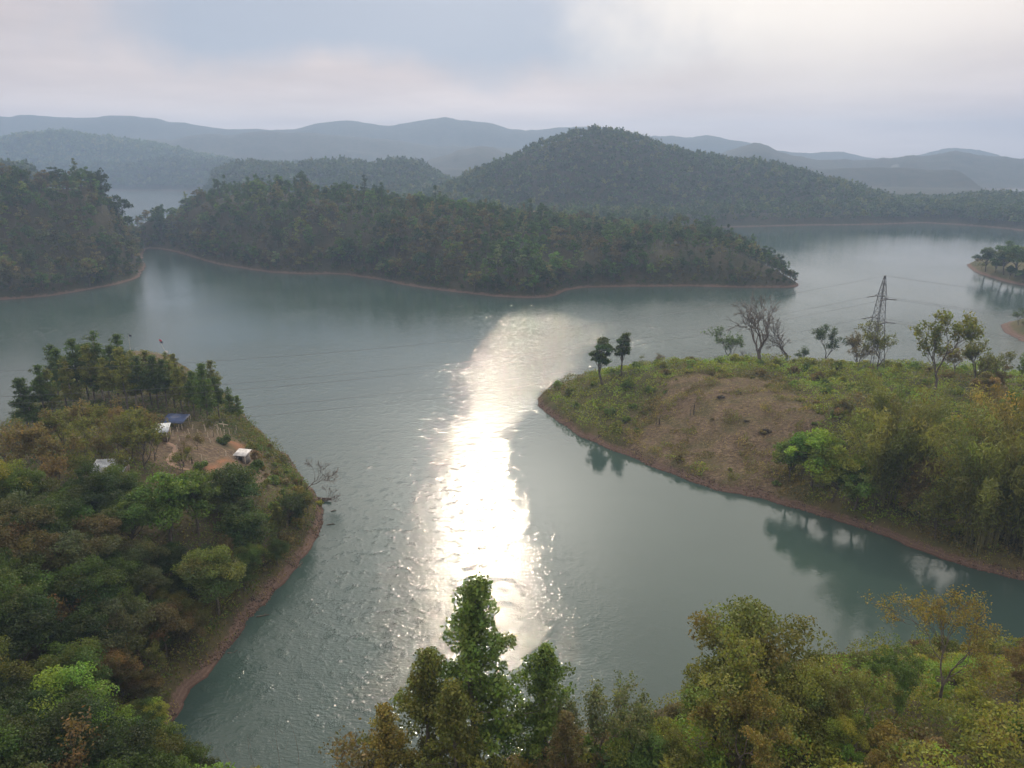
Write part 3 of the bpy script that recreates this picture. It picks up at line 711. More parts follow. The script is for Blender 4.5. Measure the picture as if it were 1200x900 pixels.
# brown thin trees and the pale ones along the left edge of the yard
for i, (u, v, H_, word, kind) in enumerate([(35, 560, 9, 'brown', 0), (52, 555, 10, 'brown', 0), (70, 560, 8, 'brown', 0), (60, 530, 9, 'russet', 0), (85, 520, 8.5, 'brown', 0), (75, 530, 9, 'olive', 1), (100, 528, 9, 'olive', 1), (118, 520, 8.5, 'olive', 1), (92, 545, 8, 'olive', 1),
    (120, 540, 7.5, 'brown', 0), (140, 535, 8, 'brown', 0), (158, 545, 10.5, 'olive', 1), (170, 550, 11, 'olive', 1), (165, 530, 9, 'olive', 1), (150, 520, 8, 'russet', 0), (135, 510, 8, 'brown', 0), (176, 520, 7, 'olive', 1), (143, 572, 7, 'olive', 1), (105, 570, 8, 'olive', 1), (182, 540, 7, 'olive', 1), (170, 528, 8, 'brown', 0), (222, 541, 4.5, 'brown', 0), (250, 512, 5, 'olive', 1), (232, 528, 4, 'brown', 0), (215, 556, 5, 'olive', 1), (60, 585, 7, 'russet', 0),
    (8, 545, 9, 'grey green', 2), (18, 540, 8, 'grey green', 2), (2, 552, 8, 'grey green', 2)]):
    m = (BROWNT, AIRY, BARE)[kind][i % 3]; p = hit(near, u, v)
    plant('thin_tree' if kind < 2 else 'bare_tree', m, p[0], p[1], near, H_ / mesh_h(m), None, word, 'tree', ('twiggy', 'airy', 'bare')[kind], 'left of the dirt yard on the headland'); hero_clear.append((p[0], p[1], 2.2))
# leaning bare tree over the water by the boat
p = hit(near, 356, 577)
LEANT = pair_twig('leaning', branching(196, 8.5, 6, .55, 0, thin=.9, lean=(.75, .1), first=.30, kids=(2, 3), minr=.025))
plant('bare_tree', LEANT, p[0], p[1], near, 1.0, 0.0, 'brown', 'tree', 'bare', label='bare grey tree leaning out over the water above the beached boat')
p2 = hit(near, 372, 590)
plant('bare_tree', LEANT, p2[0] + .5, p2[1] - .3, near, .62, -.35, 'brown', 'tree', 'bare', label='small bare tree reaching over the water beyond the bow of the boat')

# the dense wood of the headland ------------------------------------------------
def ok_wood(x, y):
    d = in_near(x, y); z = near.at(x, y); u, v = proj(x, y, z)
    yard = sdf(yard_poly, x, y)
    lim = np.interp(u, [0, 60, 90, 140, 160, 330, 340], [612, 598, 600, 606, 628, 628, 600])
    return (d > 1.6 + 2 * vnoise(x / 4, y / 4)) & (y > 40) & (x < -34) & inframe(near, x, y, 70, 9) & free(x, y) & (v > lim) & (yard < -1.5)
WOODW = ['dark green', 'dark green', 'dark green', 'deep green', 'deep green', 'mid green', 'grey green', 'olive', 'olive', 'brown', 'deep green', 'mid green', 'mid green', 'yellow green']
pts = scatter(14000, -135, -30, 45, 175, ok_wood, lambda x, y: (3.6 + .9 * math.sin(x * 1.3) * math.sin(y * .9)) if in_near(x, y) > 8 else 2.5, 4)
cl = fbm(pts[:, 0] / 22, pts[:, 1] / 22, 2)
for i, (x, y) in enumerate(pts):
    w = WOODW[rng.integers(len(WOODW))]
    d = float(in_near(x, y)); near_cam = y < 115
    if d < 7: w = ['brown', 'olive', 'dark green', 'deep green', 'olive', 'mid green'][rng.integers(6)]
    r_ = rng.random()
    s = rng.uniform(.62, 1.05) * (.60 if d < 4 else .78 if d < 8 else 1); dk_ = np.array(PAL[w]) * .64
    zone = 'in the dense wood on the headland' if y > 95 else 'on the dark slope in the bottom left corner'
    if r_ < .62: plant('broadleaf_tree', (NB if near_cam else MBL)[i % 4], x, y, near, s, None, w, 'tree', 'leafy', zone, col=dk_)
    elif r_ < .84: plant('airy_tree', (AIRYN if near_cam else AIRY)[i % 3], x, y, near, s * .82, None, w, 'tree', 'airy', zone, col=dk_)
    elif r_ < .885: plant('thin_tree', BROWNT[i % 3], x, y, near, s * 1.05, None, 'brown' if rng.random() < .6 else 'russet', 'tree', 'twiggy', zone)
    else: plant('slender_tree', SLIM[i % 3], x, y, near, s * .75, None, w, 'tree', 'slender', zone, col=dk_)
for (u, v, s, w, lab) in [(75, 890, 1.0, 'bright green', 'fresh green tree in the bottom left corner'), (120, 905, .8, 'bright green', 'second fresh green tree at the bottom edge, nearer the red bank'),
                          (185, 870, .55, 'yellow green', 'low yellow green tree beside the lower end of the red bank'), (135, 815, .7, 'russet', 'orange brown tree in the dark wood below the yellow green upright tree')]:
    p = hit(near, u, v); plant('broadleaf_tree', NB[int(u) % 4], p[0], p[1], near, s, None, w, 'tree', 'leafy', label=lab)
# scrub between the yard and the red bank on the right of the headland
def ok_scr(x, y):
    d = in_near(x, y); z = near.at(x, y); u, v = proj(x, y, z); return (d > 3.2) & (d < 22) & (x > -75) & (y > 112) & (y < 190) & free(x, y) & (u > 290)
for i, (x, y) in enumerate(scatter(2500, -80, -30, 110, 190, ok_scr, 2.8, 8)):
    plant('shrub', SHM[i % 3], x, y, near, rng.uniform(.45, .95), None, ['brown', 'olive', 'russet', 'ochre', 'mid green', 'brown'][rng.integers(6)], 'shrub', 'low', 'above the red bank of the headland')

# ground cover of the headland (stuff) --------------------------------------------
def cover(name, f, n, x0, x1, y0, y1, ok, size, height, words, seed, aspect=.5, up=.5, field=12.0, blades=False):
    r = np.random.default_rng(seed); x = r.uniform(x0, x1, n); y = r.uniform(y0, y1, n)
    k = ok(x, y); x, y = x[k], y[k]; z = f.at(x, y); n = len(x)
    bump = sm((fbm(x / 2.7 + seed, y / 2.7, 2) - .36) / .26); hgt = height * (.12 + 1.25 * bump) * (.35 + 1.3 * fbm(x / 9, y / 9 + seed, 2))
    C = np.stack([x, y, z + hgt * r.uniform(.05, 1.0, n) ** .6], 1)
    cols = np.array([PAL[w] for w in words]); q = fbm(x / field + seed * 3, y / field, 4); q = np.clip((q - .5) * 2.6 + .5 + r.normal(size=n) * .10, 0, .999)
    fi = q * (len(cols) - 1); i0 = fi.astype(int); fr = (fi - i0)[:, None]
    T = (cols[i0] * (1 - fr) + cols[np.minimum(i0 + 1, len(cols) - 1)] * fr) * jit(r, n, .72, 1.28, .12) * (.8 + .4 * vnoise(x / 1.7, y / 1.7))[:, None]
    m = MB()
    if blades:
        m.leaves(r, C, size, aspect, -.2, None, 0, T, -2.2)
    else: m.leaves(r, C, size, aspect, up, None, 0, T)
    return tag(link(name, m.mesh(name, [LEAF]), None, (1, 1, 1)), kind='stuff')
yd = lambda x, y: sdf(yard_poly, x, y)
u_ = lambda f, x, y: inframe(f, x, y, 60, 2)
u1 = cover('undergrowth', near, 150000, -140, -30, 45, 215, lambda x, y: (in_near(x, y) > .6 + 1.6 * vnoise(x / 3, y / 3)) & (yd(x, y) < rng.normal(size=len(x)) * 1.5) & u_(near, x, y), .42, 1.3, ['dark green', 'deep green', 'brown', 'olive', 'deep green', 'mid green', 'olive'], 11)
tag(u1, 'tangled green and brown undergrowth covering the wooded headland')
u2 = cover('dry_grass', near, 26000, -150, -30, 110, 268, lambda x, y: (in_near(x, y) > 2.6) & ((rng.random(len(x)) < .35) | (y > 235)) & u_(near, x, y), .40, .35, ['brown', 'ochre', 'olive', 'straw', 'brown', 'olive'], 12, .25, blades=True)
u5 = cover('undergrowth', near, 120000, -140, -30, 42, 200, lambda x, y: (in_near(x, y) > .8 + vnoise(x / 3, y / 3)) & (in_near(x, y) < 11) & (yd(x, y) < -1) & u_(near, x, y), .40, 2.2, ['brown', 'olive', 'dark green', 'deep green', 'brown', 'olive', 'mid green'], 16, .5, field=6)
tag(u5, 'bushy undergrowth hanging along the edge of the wood above the red bank')
u4 = cover('dry_grass', near, 700000, -150, 110, 40, 268, lambda x, y: (in_near(x, y) > .2) & (in_near(x, y) < 4.2) & (vnoise(x / 2.2, y / 2.2) > .42) & u_(near, x, y), .42, .5, ['brown', 'russet', 'olive', 'brown', 'straw', 'brown', 'olive'], 15, .25, blades=True)
tag(u4, 'withered grass and roots hanging over the red bank of the headland')
tag(u2, 'thin dry grass on the dirt yard and the tip of the headland')
def ok_fg(x, y): return (in_near(x, y) > 2.0) & (x > -36) & (y > 14)
u3 = cover('undergrowth', near, 420000, -40, 110, 14, 96, ok_fg, .33, 2.4, ['brown', 'olive', 'mid green', 'olive', 'yellow green', 'ochre', 'yellow green', 'yellow green', 'bright green'], 13, .55, field=9)
tag(u3, 'yellow green tangled scrub covering the near shore at the bottom')
def ok_fs(x, y):
    z = near.at(x, y); u, v = proj(x, y, z + 1.5); return (in_near(x, y) > 2.5) & (x > 14) & (u > 690) & (v < 890) & inframe(near, x, y, 40, 2) & free(x, y)
for i, (x, y) in enumerate(scatter(2500, 10, 105, 44, 92, ok_fs, 3.7, 33)):
    plant('bush', SHN[i % 3], x, y, near, rng.uniform(.55, 1.15), None, ['yellow green', 'olive', 'ochre', 'bright green', 'brown', 'yellow green', 'olive', 'russet'][rng.integers(8)], 'shrub', 'bushy', 'in the yellow scrub of the near shore')
# tall bare stems at the cove
for (u, vt) in [(318, 852), (330, 846), (292, 862)]:
    x, y, z = WD(u, vt, 58); r_ = np.random.default_rng(int(u)); m = MB(); g_ = gz(near, x, y)
    m.tube(curve(r_, (0, 0, -.2), (r_.normal() * .5, .2, z - g_), 7, .1), np.linspace(.03, .008, 7), 4)
    for q in range(4):
        h = (z - g_) * r_.uniform(.5, .95); m.tube(curve(r_, (0, 0, h), (r_.normal() * .5, r_.normal() * .5, h + .7), 4, .1), np.linspace(.012, .005, 4), 3)
    o = link('dry_sapling', m.mesh('dry_sapling', [TWIG], True)); o.location = (x, y, g_)
    tag(o, 'thin bare stem rising above the green bushes at the cove, bottom left', 'stem', 'thin bare stems at the cove')

# =================================================================== RIGHT PENINSULA
def in_rp(x, y): return rp.at(x, y, rp.D)
hero_clear.clear()
cd_ = lambda x, y: sdf(clear_poly, x, y)
def ok_scrub(x, y): return (in_rp(x, y) > .9 + 1.8 * vnoise(x / 3, y / 3)) & (cd_(x, y) < -(fbm(x / 6, y / 6) - .5) * 13 + (fbm(x / 2, y / 2, 2) - .5) * 5 + .3) & (x < 175) & inframe(rp, x, y, 90, 2)
s1 = cover('undergrowth', rp, 260000, 0, 180, 85, 242, ok_scrub, .52, 1.5, ['brown', 'olive', 'mid green', 'yellow green', 'olive', 'bright green', 'yellow green', 'bright green'], 21, .55, field=10)
tag(s1, 'bright green and olive scrub covering the spur with the pylon')
def ok_litter(x, y): return (cd_(x, y) > -1.5) & (in_rp(x, y) > 2.5)
s2 = cover('dry_brush', rp, 80000, 20, 95, 130, 215, ok_litter, .50, .55, ['brown', 'russet', 'brown', 'straw', 'brown', 'russet', 'olive', 'brown', 'straw', 'brown'], 22, .16, 1.5, field=4)
tag(s2, 'dry cut brush and straw lying on the cleared slope')
s3 = cover('grass', rp, 130000, 0, 110, 95, 230, lambda x, y: (in_rp(x, y) > .3) & (in_rp(x, y) < 4.5) & (vnoise(x / 2.2, y / 2.2) > .40), .5, .5, ['brown', 'olive', 'straw', 'olive'], 23, .2, blades=True)
tag(s3, 'sparse dry grass along the top of the red bank')
RPX = [  # kind, u, v of the foot, height, word, label
    ('slender_tree', NARROW[0], 706, 452, 10.5, 14, 'dark green', 'dark narrow tree on the green tip of the spur'),
    ('slender_tree', NARROW[1], 729, 440, 9.5, 14, 'dark green', 'second narrow tree on the green tip, with a flatter browner top'),
    ('thin_tree', BROWNT[0], 748, 430, 4.5, 9, 'olive', 'small thin sapling right of the two narrow trees on the tip'),
    ('thin_tree', BROWNT[1], 770, 424, 3.2, 9, 'brown', 'tiny sapling on the skyline of the spur'),
    ('airy_tree', AIRY[0], 853, 420, 10.5, 12, 'deep green', 'leafy forked tree on the crest, first one left of the bare trees'),
    ('bare_tree', BARE[0], 890, 424, 15, 10, 'brown', 'tall bare tree with a thick grey stem on the crest of the spur'),
    ('bare_tree', BARE[1], 921, 419, 13, 10, 'brown', 'bare twin stemmed tree leaning right, beside the tall bare tree'),
    ('bare_tree', BARE[2], 873, 421, 4, 10, 'brown', 'low bare shrubby tree left of the tall bare tree'),
    ('airy_tree', AIRY[1], 967, 422, 11.5, 12, 'dark green', 'dark full crowned tree between the bare trees and the pylon'),
    ('airy_tree', AIRY[2], 1004, 428, 11, 12, 'brown', 'brownish tree standing just left of the pylon legs'),
    ('airy_tree', AIRY[0], 1028, 434, 10, 12, 'olive', 'pale green airy tree just right of the pylon legs'),
    ('airy_tree', AIRY[1], 1092, 464, 17, 12, 'olive', 'tall forked tree with a spreading crown, first big tree right of the pylon'),
    ('airy_tree', AIRY[2], 1140, 456, 10.5, 12, 'olive', 'green rounded airy tree right of the tall forked tree'),
    ('thin_tree', BROWNT[2], 1118, 440, 5.5, 9, 'brown', 'small grey brown tree behind the tall forked tree'),
    ('thin_tree', BROWNT[0], 1170, 458, 5, 9, 'russet', 'small reddish tree near the photo edge, beyond the green airy tree'),
    ('airy_tree', AIRY[0], 1168, 456, 7, 12, 'olive', 'olive airy tree on the crest between the green airy tree and the photo edge'),
    ('airy_tree', AIRY[1], 1196, 462, 8, 12, 'mid green', 'green airy tree on the crest right at the photo edge'),
    ('airy_tree', AIRY[2], 940, 421, 5, 12, 'deep green', 'low leafy tree on the crest just right of the leaning bare tree'),
    ('bamboo_clump', BAM[0], 1030, 590, 20, 13, 'olive', 'tall brown green bamboo clump standing alone by the cleared slope'),
    ('bamboo_clump', BAM[1], 1052, 575, 17, 13, 'olive', 'bamboo clump joined to the right side of the lone tall clump'),
    ('bamboo_clump', BAM[1], 1150, 640, 20, 13, 'olive', 'big plume tipped bamboo clump hanging over the red bank'),
    ('bamboo_clump', BAM[2], 1185, 628, 21, 13, 'olive', 'olive bamboo clump behind the plume tipped clump'),
    ('bamboo_clump', BAM[0], 1215, 655, 20, 13, 'olive', 'bamboo clump cut by the photo edge above the red bank'),
    ('bamboo_clump', BAM[2], 1175, 585, 17, 13, 'ochre', 'paler bamboo clump higher up behind the hanging clumps'),
    ('bamboo_clump', BAM[2], 1235, 600, 17, 13, 'olive', 'bamboo clump farthest out at the photo edge'),
    ('thin_tree', BROWNT[0], 1075, 610, 9, 9, 'brown', 'pale stemmed thin tree between the lone and the hanging bamboo'),
    ('thin_tree', BROWNT[2], 1095, 632, 8, 9, 'olive', 'thin olive tree with a white stem just above the red bank'),
    ('thin_tree', BROWNT[1], 1085, 590, 7.5, 9, 'russet', 'reddish thin tree behind the white stemmed tree'),
    ('broadleaf_tree', MBL[0], 950, 572, 10, 9.5, 'bright green', 'bright green leafy tree at the right corner of the cleared slope'),
    ('broadleaf_tree', MBL[1], 975, 588, 9, 9.5, 'yellow green', 'large leaved yellow green tree beside the bright green leafy one'),
    ('broadleaf_tree', MBL[2], 1000, 598, 6.5, 9.5, 'mid green', 'low green tree at the foot of the lone bamboo clump'),
    ('broadleaf_tree', MBL[3], 925, 564, 7, 9.5, 'mid green', 'low green tree on the edge of the cleared slope'),
    ('broadleaf_tree', MBL[2], 1150, 478, 6, 9.5, 'brown', 'brown bushy tree on the crest below the green airy tree'),
    ('broadleaf_tree', MBL[1], 985, 500, 4.5, 9.5, 'brown', 'greyish brown bushy tree above the bright green leafy tree'),
    ('broadleaf_tree', MBL[0], 1190, 500, 6, 9.5, 'mid green', 'green tree on the crest at the photo edge'),
    ('broadleaf_tree', MBL[3], 1065, 520, 5, 9.5, 'yellow green', 'yellow green low tree behind the lone bamboo clump'),
]
for nm, m, u, v, H_, H0, w, lab in RPX:
    p = hit(rp, u, v); sc_ = (1.25 if nm in ('broadleaf_tree',) else 1.0)
    plant(nm, m, p[0], p[1], rp, (H_ * 1.22 + (1.2 if H_ < 18 else -1.5)) / mesh_h(m), None, w, 'bamboo' if 'bamboo' in nm else 'tree', '', label=lab); hero_clear.append((p[0], p[1], 2))
for i, (x, y) in enumerate(scatter(600, 20, 95, 132, 212, lambda x, y: (cd_(x, y) > -3) & (in_rp(x, y) > 3) & ((cd_(x, y) < 2.5) | (vnoise(x / 5, y / 5) > .84)), 3.6, 77)):
    plant('shrub', SHM[i % 3], x, y, rp, rng.uniform(.3, .7), None, ['mid green', 'brown', 'olive', 'yellow green', 'brown'][rng.integers(5)], 'shrub', 'bushy', 'round the cleared slope of the spur')
def ok_sh(x, y): return (in_rp(x, y) > 5) & (cd_(x, y) < -2) & free(x, y) & (x < 160) & inframe(rp, x, y, 40, 2)
for i, (x, y) in enumerate(scatter(3000, 5, 150, 100, 238, ok_sh, lambda x, y: 5.3, 31)):
    w = ['bright green', 'yellow green', 'mid green', 'olive', 'brown', 'mid green', 'yellow green'][rng.integers(7)]
    plant('shrub', SHM[i % 3], x, y, rp, rng.uniform(.55, 1.25), None, w, 'shrub', 'bushy', 'on the spur with the pylon')
def rubble(f, n, x0, x1, y0, y1, lo, hi, label, seed):
    r = np.random.default_rng(seed); x = r.uniform(x0, x1, n); y = r.uniform(y0, y1, n); d = f.at(x, y, f.D)
    k = (d > lo) & (d < hi) & (vnoise(x / 3.5, y / 3.5 + 7) > .5) & inframe(f, x, y, 60, 1); x, y = x[k], y[k]; z = f.at(x, y); n = len(x)
    box = np.array([(-1, -1, -1), (1, -1, -1), (1, 1, -1), (-1, 1, -1), (-.7, -.7, 1), (.7, -.7, 1), (.7, .7, 1), (-.7, .7, 1)], float) * .5
    sz = (r.uniform(.10, .5, n) ** 1.6)[:, None, None] * r.uniform(.6, 1.3, (n, 1, 3)); V = (box[None] * (1 + r.normal(size=(n, 8, 3)) * .18)) * sz; a = r.uniform(0, 6.28, n); c, q = np.cos(a)[:, None], np.sin(a)[:, None]
    V = np.stack([V[..., 0] * c - V[..., 1] * q + x[:, None], V[..., 0] * q + V[..., 1] * c + y[:, None], V[..., 2] + z[:, None] + .03], -1)
    Fb = np.array([(0, 3, 2, 1), (4, 5, 6, 7), (0, 1, 5, 4), (1, 2, 6, 5), (2, 3, 7, 6), (3, 0, 4, 7)]); F = (Fb[None] + np.arange(n)[:, None, None] * 8).reshape(-1, 4)
    m = MB(); m.add(V.reshape(-1, 3), F); tag(link('rubble', m.mesh('rubble', [CLOD])), label, kind='stuff')
CLOD = plain('earth_clod', (.13, .09, .07), (.065, .05, .042), .7, .95)
rubble(near, 420000, -150, 20, 50, 268, -.7, 1.7, 'stones and clods of earth along the waterline of the headland', 61)
rubble(rp, 160000, 0, 115, 92, 230, -.7, 1.7, 'stones and clods of earth along the waterline of the spur', 62)
s4 = cover('grass', rp, 150000, 20, 95, 130, 215, lambda x, y: (cd_(x, y) > -2) & (in_rp(x, y) > 2) & (fbm(x / 4.5 + 3, y / 3.2, 4) > .60), .55, .8, ['brown', 'olive', 'brown', 'mid green', 'brown', 'straw', 'olive'], 24, .22, field=5, blades=True)
tag(s4, 'patches of rough olive grass growing back on the cleared slope')
# scorched stump and dark brush heaps on the clearing
CHAR = plain('charred_wood', (.022, .019, .017), (.05, .04, .035), 5, .9)
def dead_stump(u, v, h, lab):
    p = hit(rp, u, v); m = MB(); r_ = np.random.default_rng(int(u))
    m.tube(curve(r_, (0, 0, -.3), (.1, 0, h), 6, .08), np.linspace(.16, .07, 6), 7)
    m.tube(curve(r_, (0, 0, h * .55), (-.7, .1, h * .8), 4, .1), np.linspace(.06, .03, 4), 5)
    m.tube(curve(r_, (-.9, .1, -.2), (-.85, 0, h * .7), 5, .1), np.linspace(.09, .04, 5), 6)
    o = link('tree_stump', m.mesh('tree_stump', [CHAR], True)); o.location = p; tag(o, lab, 'stump')
dead_stump(813, 486, 3.4, 'tall dark dead stump standing on the cleared slope')
dead_stump(773, 497, 2.2, 'shorter grey dead stump at the left edge of the cleared slope')
for (u, v, s) in [(845, 466, .8), (897, 506, .95), (875, 494, .55), (866, 460, .6)]:
    p = hit(rp, u, v); plant('brush_heap', SHM[int(u) % 3], p[0], p[1], rp, s * .75, None, 'brown', 'brush heap', 'dark', label='dark heap of cut brush %s on the cleared slope' % {845: 'high up near the green scrub', 897: 'largest of all, low in the middle', 875: 'small and grey in the middle', 866: 'next to the scrub edge'}[u], sz=.5, col=(.045, .035, .032))

# =================================================================== SMALL ISLANDS AT THE RIGHT
for i, (u, v, H_, w, nm) in enumerate([(1155, 318, 15, 'dark green', 'broadleaf_tree'), (1176, 322, 20, 'dark green', 'broadleaf_tree'), (1190, 324, 18, 'deep green', 'broadleaf_tree'), (1204, 326, 19, 'dark green', 'broadleaf_tree'), (1225, 326, 19, 'dark green', 'broadleaf_tree'), (1166, 320, 9, 'deep green', 'broadleaf_tree'), (1183, 327, 8, 'dark green', 'broadleaf_tree'),
        (1143, 312, 6, 'brown', 'thin_tree'), (1150, 316, 5, 'olive', 'thin_tree'), (1198, 331, 8, 'deep green', 'broadleaf_tree'), (1215, 333, 10, 'dark green', 'broadleaf_tree'), (1250, 328, 18, 'deep green', 'broadleaf_tree')]):
    p = hit(isl, u, v); m = (MBL if 'broad' in nm else BROWNT)[i % 3]
    plant(nm, m, p[0], p[1], isl, H_ / mesh_h(m), None, w, 'tree', 'leafy', 'on the small wooded island at the right')
for i, (u, v, H_, w, lab) in enumerate([(1193, 381, 6.5, 'deep green', 'lone small tree standing on the bare red spit'), (1203, 380, 9, 'dark green', 'taller tree on the bare red spit, cut by the photo edge'), (1199, 382, 2.2, 'olive', 'tiny sapling between the two trees on the bare red spit')]):
    p = hit(spit, u, v); plant('broadleaf_tree', AIRY[i], p[0], p[1], spit, H_ / mesh_h(AIRY[i]), None, w, 'tree', 'airy', label=lab)

# =================================================================== FAR WOODS
def merge_forest(name, lib, P, S, C, label):
    """a wood too far off to count: one mesh"""
    Vs, Fs, Ms, Ts = [], [], [], []; n = 0
    r = np.random.default_rng(5)
    for (x, y, z), s, c in zip(P, S, C):
        V, F, M, T = lib[r.integers(len(lib))]; a = r.uniform(0, 6.28); ca, sa = math.cos(a), math.sin(a); sz = s * r.uniform(.85, 1.25)
        Vs.append(np.stack([(V[:, 0] * ca - V[:, 1] * sa) * s + x, (V[:, 0] * sa + V[:, 1] * ca) * s + y, V[:, 2] * sz + z], 1).astype(np.float32)); Fs.append(F + n); n += len(V); Ms.append(M)
        Ts.append(T * np.where((M == 1)[:, None], np.asarray(c)[None], 1.0))
    me = to_mesh(name, np.concatenate(Vs), np.concatenate(Fs), np.concatenate(Ms), np.concatenate(Ts), [BARK, LEAF])
    return tag(link(name, me, None, (1, 1, 1)), label, kind='stuff')
def combo(tc):
    m = MB(); V, F, M, T = tc[0].arrays(); m.add(V, F, 0); V, F, M, T = tc[1].arrays()
    m.V.append(V); m.F.append(F + m.n); m.n += len(V); m.M.append(np.ones(len(F), np.int32)); m.T.append(T); return m.arrays()
FOR = [combo(broadleaf(300 + i, 14, 10.5, 900, .95, nclump=13, base=.18, k=4, sp=.45)) for i in range(4)] + [combo(whorl(310 + i, 15.5, 16, lambda f: .2 * (1 - f) + .05, base=.28, asc=.3, tufts=3, nleaf=420, leaf=1.0, tuft=1.0, k=4)) for i in range(2)]
FORM = [to_mesh('forest_tree%d' % i, *a, [BARK, LEAF]) for i, a in enumerate(FOR)]
TINY = []
for i in range(4):
    r_ = np.random.default_rng(330 + i); m = MB(); n = 46
    m.tube([(0, 0, -1), (0, 0, 6)], [.3, .15], 3, 0)
    d = r_.normal(size=(n, 3)); d /= np.linalg.norm(d, axis=1)[:, None]; d[:, 2] = np.abs(d[:, 2]) * 1.1 - .25
    Cc = d * np.array([3.8, 3.8, 4.4]) * r_.uniform(.55, 1.1, (n, 1)) * (1 + .25 * np.sin(np.arctan2(d[:, 1], d[:, 0]) * 3 + i))[:, None] + np.array([0, 0, 5.5])
    m.leaves(r_, Cc, 2.6, .8, .3, d, 1, jit(r_, n, .65, 1.3, .12)); TINY.append(m.arrays())

def visible(P, H, res=2.0, slack=5.0):
    """drop trees that stand wholly behind nearer ground and crowns"""
    x, y, z = P.T; r = np.hypot(x, y); o = np.argsort(r); top = np.full(1200, -9.0); keep = np.zeros(len(P), bool)
    az = ((np.arctan2(x, y) + .9) / 1.8 * 1200).astype(int).clip(0, 1199)
    for i in o:
        e = (z[i] + H - CAMH) / r[i]; es = (z[i] + H + slack - CAMH) / r[i]; w = max(1, int(4.5 / r[i] / 1.8 * 1200))
        a, b = max(0, az[i] - w), az[i] + w + 1
        if es > top[a:b].min(): keep[i] = True
        top[a + (1 if w > 1 else 0):b - (1 if w > 1 else 0)] = np.maximum(top[a + (1 if w > 1 else 0):b - (1 if w > 1 else 0)], (z[i] + H * .42 - CAMH) / r[i])
    return keep
def in_mid(x, y): return mid.at(x, y, mid.D)
def ok_c(x, y): return (in_mid(x, y) > 1.2 + 3 * vnoise(x / 14, y / 14)) & (y < 760) & inframe(mid, x, y, 110, 14) & ~((y > 690) & (x > 60))
pts = scatter(70000, -480, 190, 335, 760, ok_c, lambda x, y: (4.5 if y < 560 else 5.6) + 2.2 * math.sin(x * .21 + 2 * math.sin(y * .13)) ** 2, 41)
P = np.column_stack([pts, mid.at(pts[:, 0], pts[:, 1])]); k = visible(P, 13); P = P[k]
o = np.argsort(P[:, 1] + .25 * np.abs(P[:, 0])); P = P[o]
FW = ['dark green', 'dark green', 'dark green', 'deep green', 'deep green', 'deep green', 'mid green', 'olive', 'grey green', 'brown', 'deep green', 'mid green']
NIND = 250
fn = fbm(P[:, 0] / 45, P[:, 1] / 45, 3)
S, C = [], []
for i, (x, y, z) in enumerate(P):
    isleft = x < -225 and y < 600
    q = rng.random(); w = FW[rng.integers(len(FW))]
    if isleft and q < .45 and z < 34: w = 'brown'
    if fn[i] > .58 and q < .5: w = 'brown'
    s = rng.uniform(.50, .92) * (1.35 if rng.random() < .14 else 1); 
    tip = x > 80 and y < 480
    if tip: s *= .8; w = ['dark green', 'deep green', 'dark green', 'brown', 'olive'][rng.integers(5)]
    if i < NIND:
        zone = 'on the wooded shore at the left across the water' if isleft else 'on the wooded island across the water'
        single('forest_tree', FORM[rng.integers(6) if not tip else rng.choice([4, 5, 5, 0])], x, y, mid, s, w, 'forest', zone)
    else:
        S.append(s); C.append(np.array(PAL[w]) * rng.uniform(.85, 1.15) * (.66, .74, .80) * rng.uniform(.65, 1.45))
low = scatter(30000, -480, 190, 335, 640, lambda x, y: (in_mid(x, y) > .8) & (in_mid(x, y) < 12) & inframe(mid, x, y, 110, 6), 2.6, 43)
PL = np.column_stack([low, mid.at(low[:, 0], low[:, 1])]); PL = PL[visible(PL, 5)]
for (u, v, D, s_, w_, lab) in [(133, 192, 500, 1.5, 'dark green', 'tallest tree of the left shore, its big crown standing beside the far lake'), (115, 197, 505, 1.3, 'dark green', 'tall dark tree left of the tallest tree of the left shore'), (92, 196, 500, 1.0, 'deep green', 'narrow tall tree on the crest of the left shore between two broad crowns'), (62, 196, 500, 1.45, 'dark green', 'broad dark crown standing up from the crest of the left shore'), (183, 236, 600, 1.2, 'dark green', 'rounded dark tree on the low neck in front of the far lake'), (217, 232, 600, 1.0, 'dark green', 'small dark tree at the right end of the far lake gap'), (510, 222, 520, 1.0, 'dark green', 'pointed emergent tree on the island skyline below the wooded ridge')]:
    x, y, z = WD(u, v, D); zz = gz(mid, x, y); single('forest_tree', FORM[int(u) % 4 if u < 500 else 4], x, y, mid, s_, w_, 'forest', '', label=lab, sz=max(.6, min(1.5, (z - zz) / (13.5 * s_))))
lr = np.random.default_rng(44)
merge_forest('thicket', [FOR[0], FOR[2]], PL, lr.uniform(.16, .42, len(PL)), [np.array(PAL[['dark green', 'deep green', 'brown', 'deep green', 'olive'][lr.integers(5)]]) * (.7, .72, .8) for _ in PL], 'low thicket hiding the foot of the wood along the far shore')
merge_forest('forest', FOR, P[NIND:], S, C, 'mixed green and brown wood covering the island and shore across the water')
def far_wood(n, x0, x1, y0, y1, ok, gap, seed, lib, smin, smax, words, label, H=9):
    pts = scatter(n, x0, x1, y0, y1, ok, gap, seed); P = np.column_stack([pts, mid.at(pts[:, 0], pts[:, 1])]); P = P[visible(P, H)]
    r_ = np.random.default_rng(seed)
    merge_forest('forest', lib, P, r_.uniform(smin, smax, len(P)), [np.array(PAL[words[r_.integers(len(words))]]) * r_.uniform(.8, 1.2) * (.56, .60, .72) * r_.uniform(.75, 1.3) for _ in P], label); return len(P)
dk = ['dark green', 'dark green', 'deep green', 'deep green', 'deep green', 'olive']
